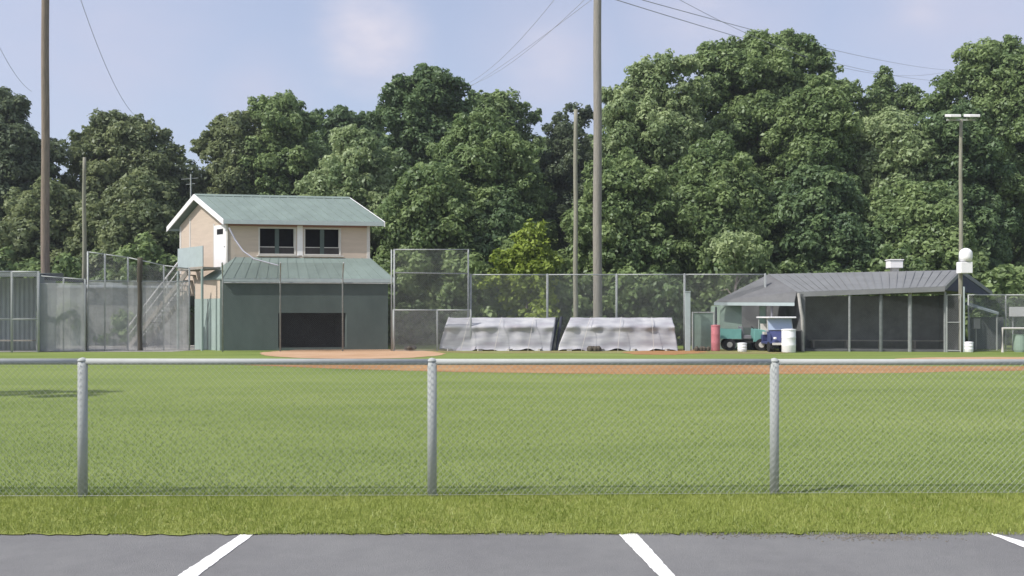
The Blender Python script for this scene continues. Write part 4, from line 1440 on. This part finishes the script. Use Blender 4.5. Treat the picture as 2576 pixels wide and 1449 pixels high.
T_ = [
    # label, px, top, hw, Y, leaf, n, opts
    ('dark blue-green tree cut by the left edge behind the brown pole', 5, 232, 135, 58, 'pine', 95, dict(extra=((128, 385, 1.0), (40, 260, 1.0)))),
    ('broad olive-green round tree between the left pole and the tower antenna', 300, 305, 140, 62, 'olive', 120, dict(extra=((205, 335, 1.1), (240, 312, 1.1), (300, 300, 1.3), (355, 305, 1.2), (395, 330, 1.0), (425, 372, .9)))),
    ('small dark tree filling the dip left of the tower roof', 445, 408, 60, 66, 'pine', 50, dict()),
    ('mid-green tree rising in a slope above the tower roof', 590, 305, 110, 64, 'olive', 90, dict(extra=((580, 296, .8), (525, 345, 1.0), (500, 365, .8), (625, 300, 1.0)))),
    ('deep green round-topped tree above the tower roof', 710, 255, 95, 64, 'mid', 95, dict(extra=((740, 262, 1.1), (670, 265, 1.1), (705, 252, 1.1), (775, 300, 1.0)))),
    ('dark low tree behind the right end of the tower roof', 860, 290, 110, 70, 'deep', 80, dict(extra=((800, 292, .9), (900, 295, .9), (945, 300, .9), (850, 290, .9)))),
    ('light green feathery tree right above the tower roof', 895, 325, 105, 56, 'light', 95, dict()),
    ('tall dark dome-shaped tree at the middle of the left half', 1070, 182, 118, 62, 'deep', 130, dict(extra=((985, 230, 1.2), (1010, 200, 1.2), (1080, 182, 1.3), (1135, 205, 1.2), (1165, 245, 1.1), (960, 275, 1.0)))),
    ('dark green tree behind the light one right of the dome tree', 1240, 240, 110, 68, 'mid', 90, dict(extra=((1230, 240, 1.0), (1290, 262, 1.0), (1335, 290, .9), (1185, 245, .9)))),
    ('large light green tree centred left of the slim pale pole', 1225, 292, 135, 55, 'mid', 130, dict()),
    ('thin-topped dark tree behind the slim pale pole', 1440, 285, 72, 70, 'pine', 45, dict(extra=((1440, 265, .7), (1400, 295, .6), (1480, 275, .7), (1375, 318, .6)))),
    ('light green tree beginning directly right of the central pole', 1625, 170, 125, 58, 'light', 120, dict(extra=((1540, 238, .8), (1580, 225, 1.0), (1625, 190, 1.1), (1680, 158, 1.2), (1725, 158, 1.1), (1560, 280, 1.2), (1735, 215, 1.3), (1720, 260, 1.4), (1745, 300, 1.4), (1650, 230, 1.4)))),
    ('tallest broad green tree of the right-hand wood', 1905, 92, 185, 62, 'mid', 210, dict(extra=((1760, 140, 1.4), (1790, 112, 1.3), (1850, 116, 1.4), (1905, 92, 1.4), (1960, 105, 1.2), (2000, 95, 1.2), (2045, 122, 1.3), (2078, 165, 1.2), (2092, 215, 1.2), (2100, 265, 1.0)))),
    ('dark green tree filling the right shoulder of the tallest tree', 2045, 235, 105, 57, 'mid', 110, dict(extra=((2080, 200, 1.1),))),
    ('pointed dark tree with three tips in the right-hand gap', 2222, 250, 85, 70, 'mid', 55, dict(shape='cone', extra=((2140, 212, 1.0), (2145, 250, 1.3), (2222, 188, 1.1), (2220, 225, 1.6), (2280, 222, 1.1), (2288, 258, 1.5), (2185, 272, 1.3), (2250, 262, 1.4), (2150, 295, 1.5)))),
    ('light olive tree below the three-tipped tree', 2215, 285, 105, 58, 'light', 110, dict()),
    ('big dark green tree behind the lamp bar at the right edge', 2510, 112, 150, 60, 'mid', 170, dict(extra=((2530, 108, 1.0), (2500, 135, 1.1), (2450, 165, 1.2), (2400, 205, 1.2), (2350, 245, 1.1), (2575, 130, 1.2)))),
    ('mid-green tree behind the right light pole', 2390, 270, 105, 57, 'deep', 110, dict()),
    ('low green tree in front of the wood behind the central pole', 1560, 400, 120, 53, 'mid', 110, dict()),
    ('low mid-green tree behind the left end of the grey dugout', 1790, 380, 130, 54, 'mid', 130, dict(extra=((1850, 560, 1.2),))),
    ('low dark tree behind the ridge of the grey dugout', 2060, 440, 130, 53, 'deep', 120, dict()),
    ('low olive tree behind the white roof vent', 2300, 470, 120, 53, 'mid', 110, dict()),
    ('low olive tree beside the left brown pole', 130, 470, 95, 55, 'olive', 90, dict()),
    ('low dark tree behind the mottled windscreen fence', 350, 450, 120, 54, 'olive', 110, dict()),
    ('low leafy tree right of the tower above the wing fence', 1080, 430, 120, 52, 'mid', 120, dict()),
    ('low dark tree behind the waist-high gate', 1240, 500, 90, 53, 'deep', 80, dict()),
]
for (lab, px, top, hw, Y, leaf, n_, kw) in T_:
    tree(lab, px, top, hw, Y, leaf, n_l=n_, kind={'pine': 'dark', 'olive': 'broadleaf', 'light': 'leafy', 'mid': 'broadleaf', 'deep': 'broadleaf'}[leaf], **kw)
tree('young yellow-green tree standing behind the tall field fence', 1330, 590, 85, 47.5, 'yellow', n_l=62, kind='young', shape='cone', lsize=.12, dens=420,
     lobe=(.5, .95), trunk_r=.1, depth=2.0, extra=((1350, 570, .6), (1270, 655, .9), (1235, 685, .8), (1390, 640, .8)))
tree('young green sapling with pale bare stem behind the lean-to roof', 1850, 585, 62, 46.8, 'light', base=690, n_l=22, kind='young', shape='oval', lsize=.12, dens=300,
     lobe=(.4, .7), trunk_r=.12, depth=1.6, bark='bark_pale')

# bushes along the foot of the wood
def mass(name, label, spec, leaf, lsize, dens, kind='stuff'):
    lobes = []
    for (px, top, Y, r_, n) in spec:
        for k in range(n):
            v = rng.random()
            z = v * max(.5, Z(top, Y) - r_ * .6)
            lobes.append((XY(px + rng.normal() * 28, Y).x, Y + rng.normal() * .8, z, r_ * (.7 + .5 * rng.random())))
    V, rn = lobes_foliage(lobes, dens, lsize)
    o = quads_mesh(name, V, rn, LEAF[leaf])
    o['kind'] = 'stuff'
    o['label'] = label
    return o


mass('undergrowth', 'tangled green undergrowth at the foot of the wood', [(x, 650 + 40 * math.sin(x * .013), 50.5 + 1.2 * math.sin(x * .03), 1.1, 12) for x in range(-80, 2700, 75)], 'mid', .16, 260)
mass('woods', 'dark far wood closing the gaps between the nearer trees',
     [(x, {0: 520, 1: 500}[0] if x < 760 else (340 if x < 1500 else (330 if x < 2050 else 330)), 77, 2.4, 34) for x in range(-250, 2850, 95)], 'mid', .28, 120)

# thin summer haze in the air
hb = MB().para((-260, -70, -1.0), (520, 0, 0), (0, 300, 0), (0, 0, 61)).build('haze', M['asphalt'])
hm = bpy.data.materials.new('summer_haze')
hm.use_nodes = True
hm.node_tree.nodes.clear()
ho = hm.node_tree.nodes.new('ShaderNodeOutputMaterial')
hv = hm.node_tree.nodes.new('ShaderNodeVolumePrincipled')
hv.inputs['Color'].default_value = (0.86, 0.92, 1.0, 1)
hv.inputs['Density'].default_value = 0.0005
hv.inputs['Anisotropy'].default_value = 0.2
hm.node_tree.links.new(hv.outputs[0], ho.inputs['Volume'])
hb.data.materials[0] = hm
hb['kind'] = 'stuff'
hb['label'] = 'thin pale summer haze in the air over the field'
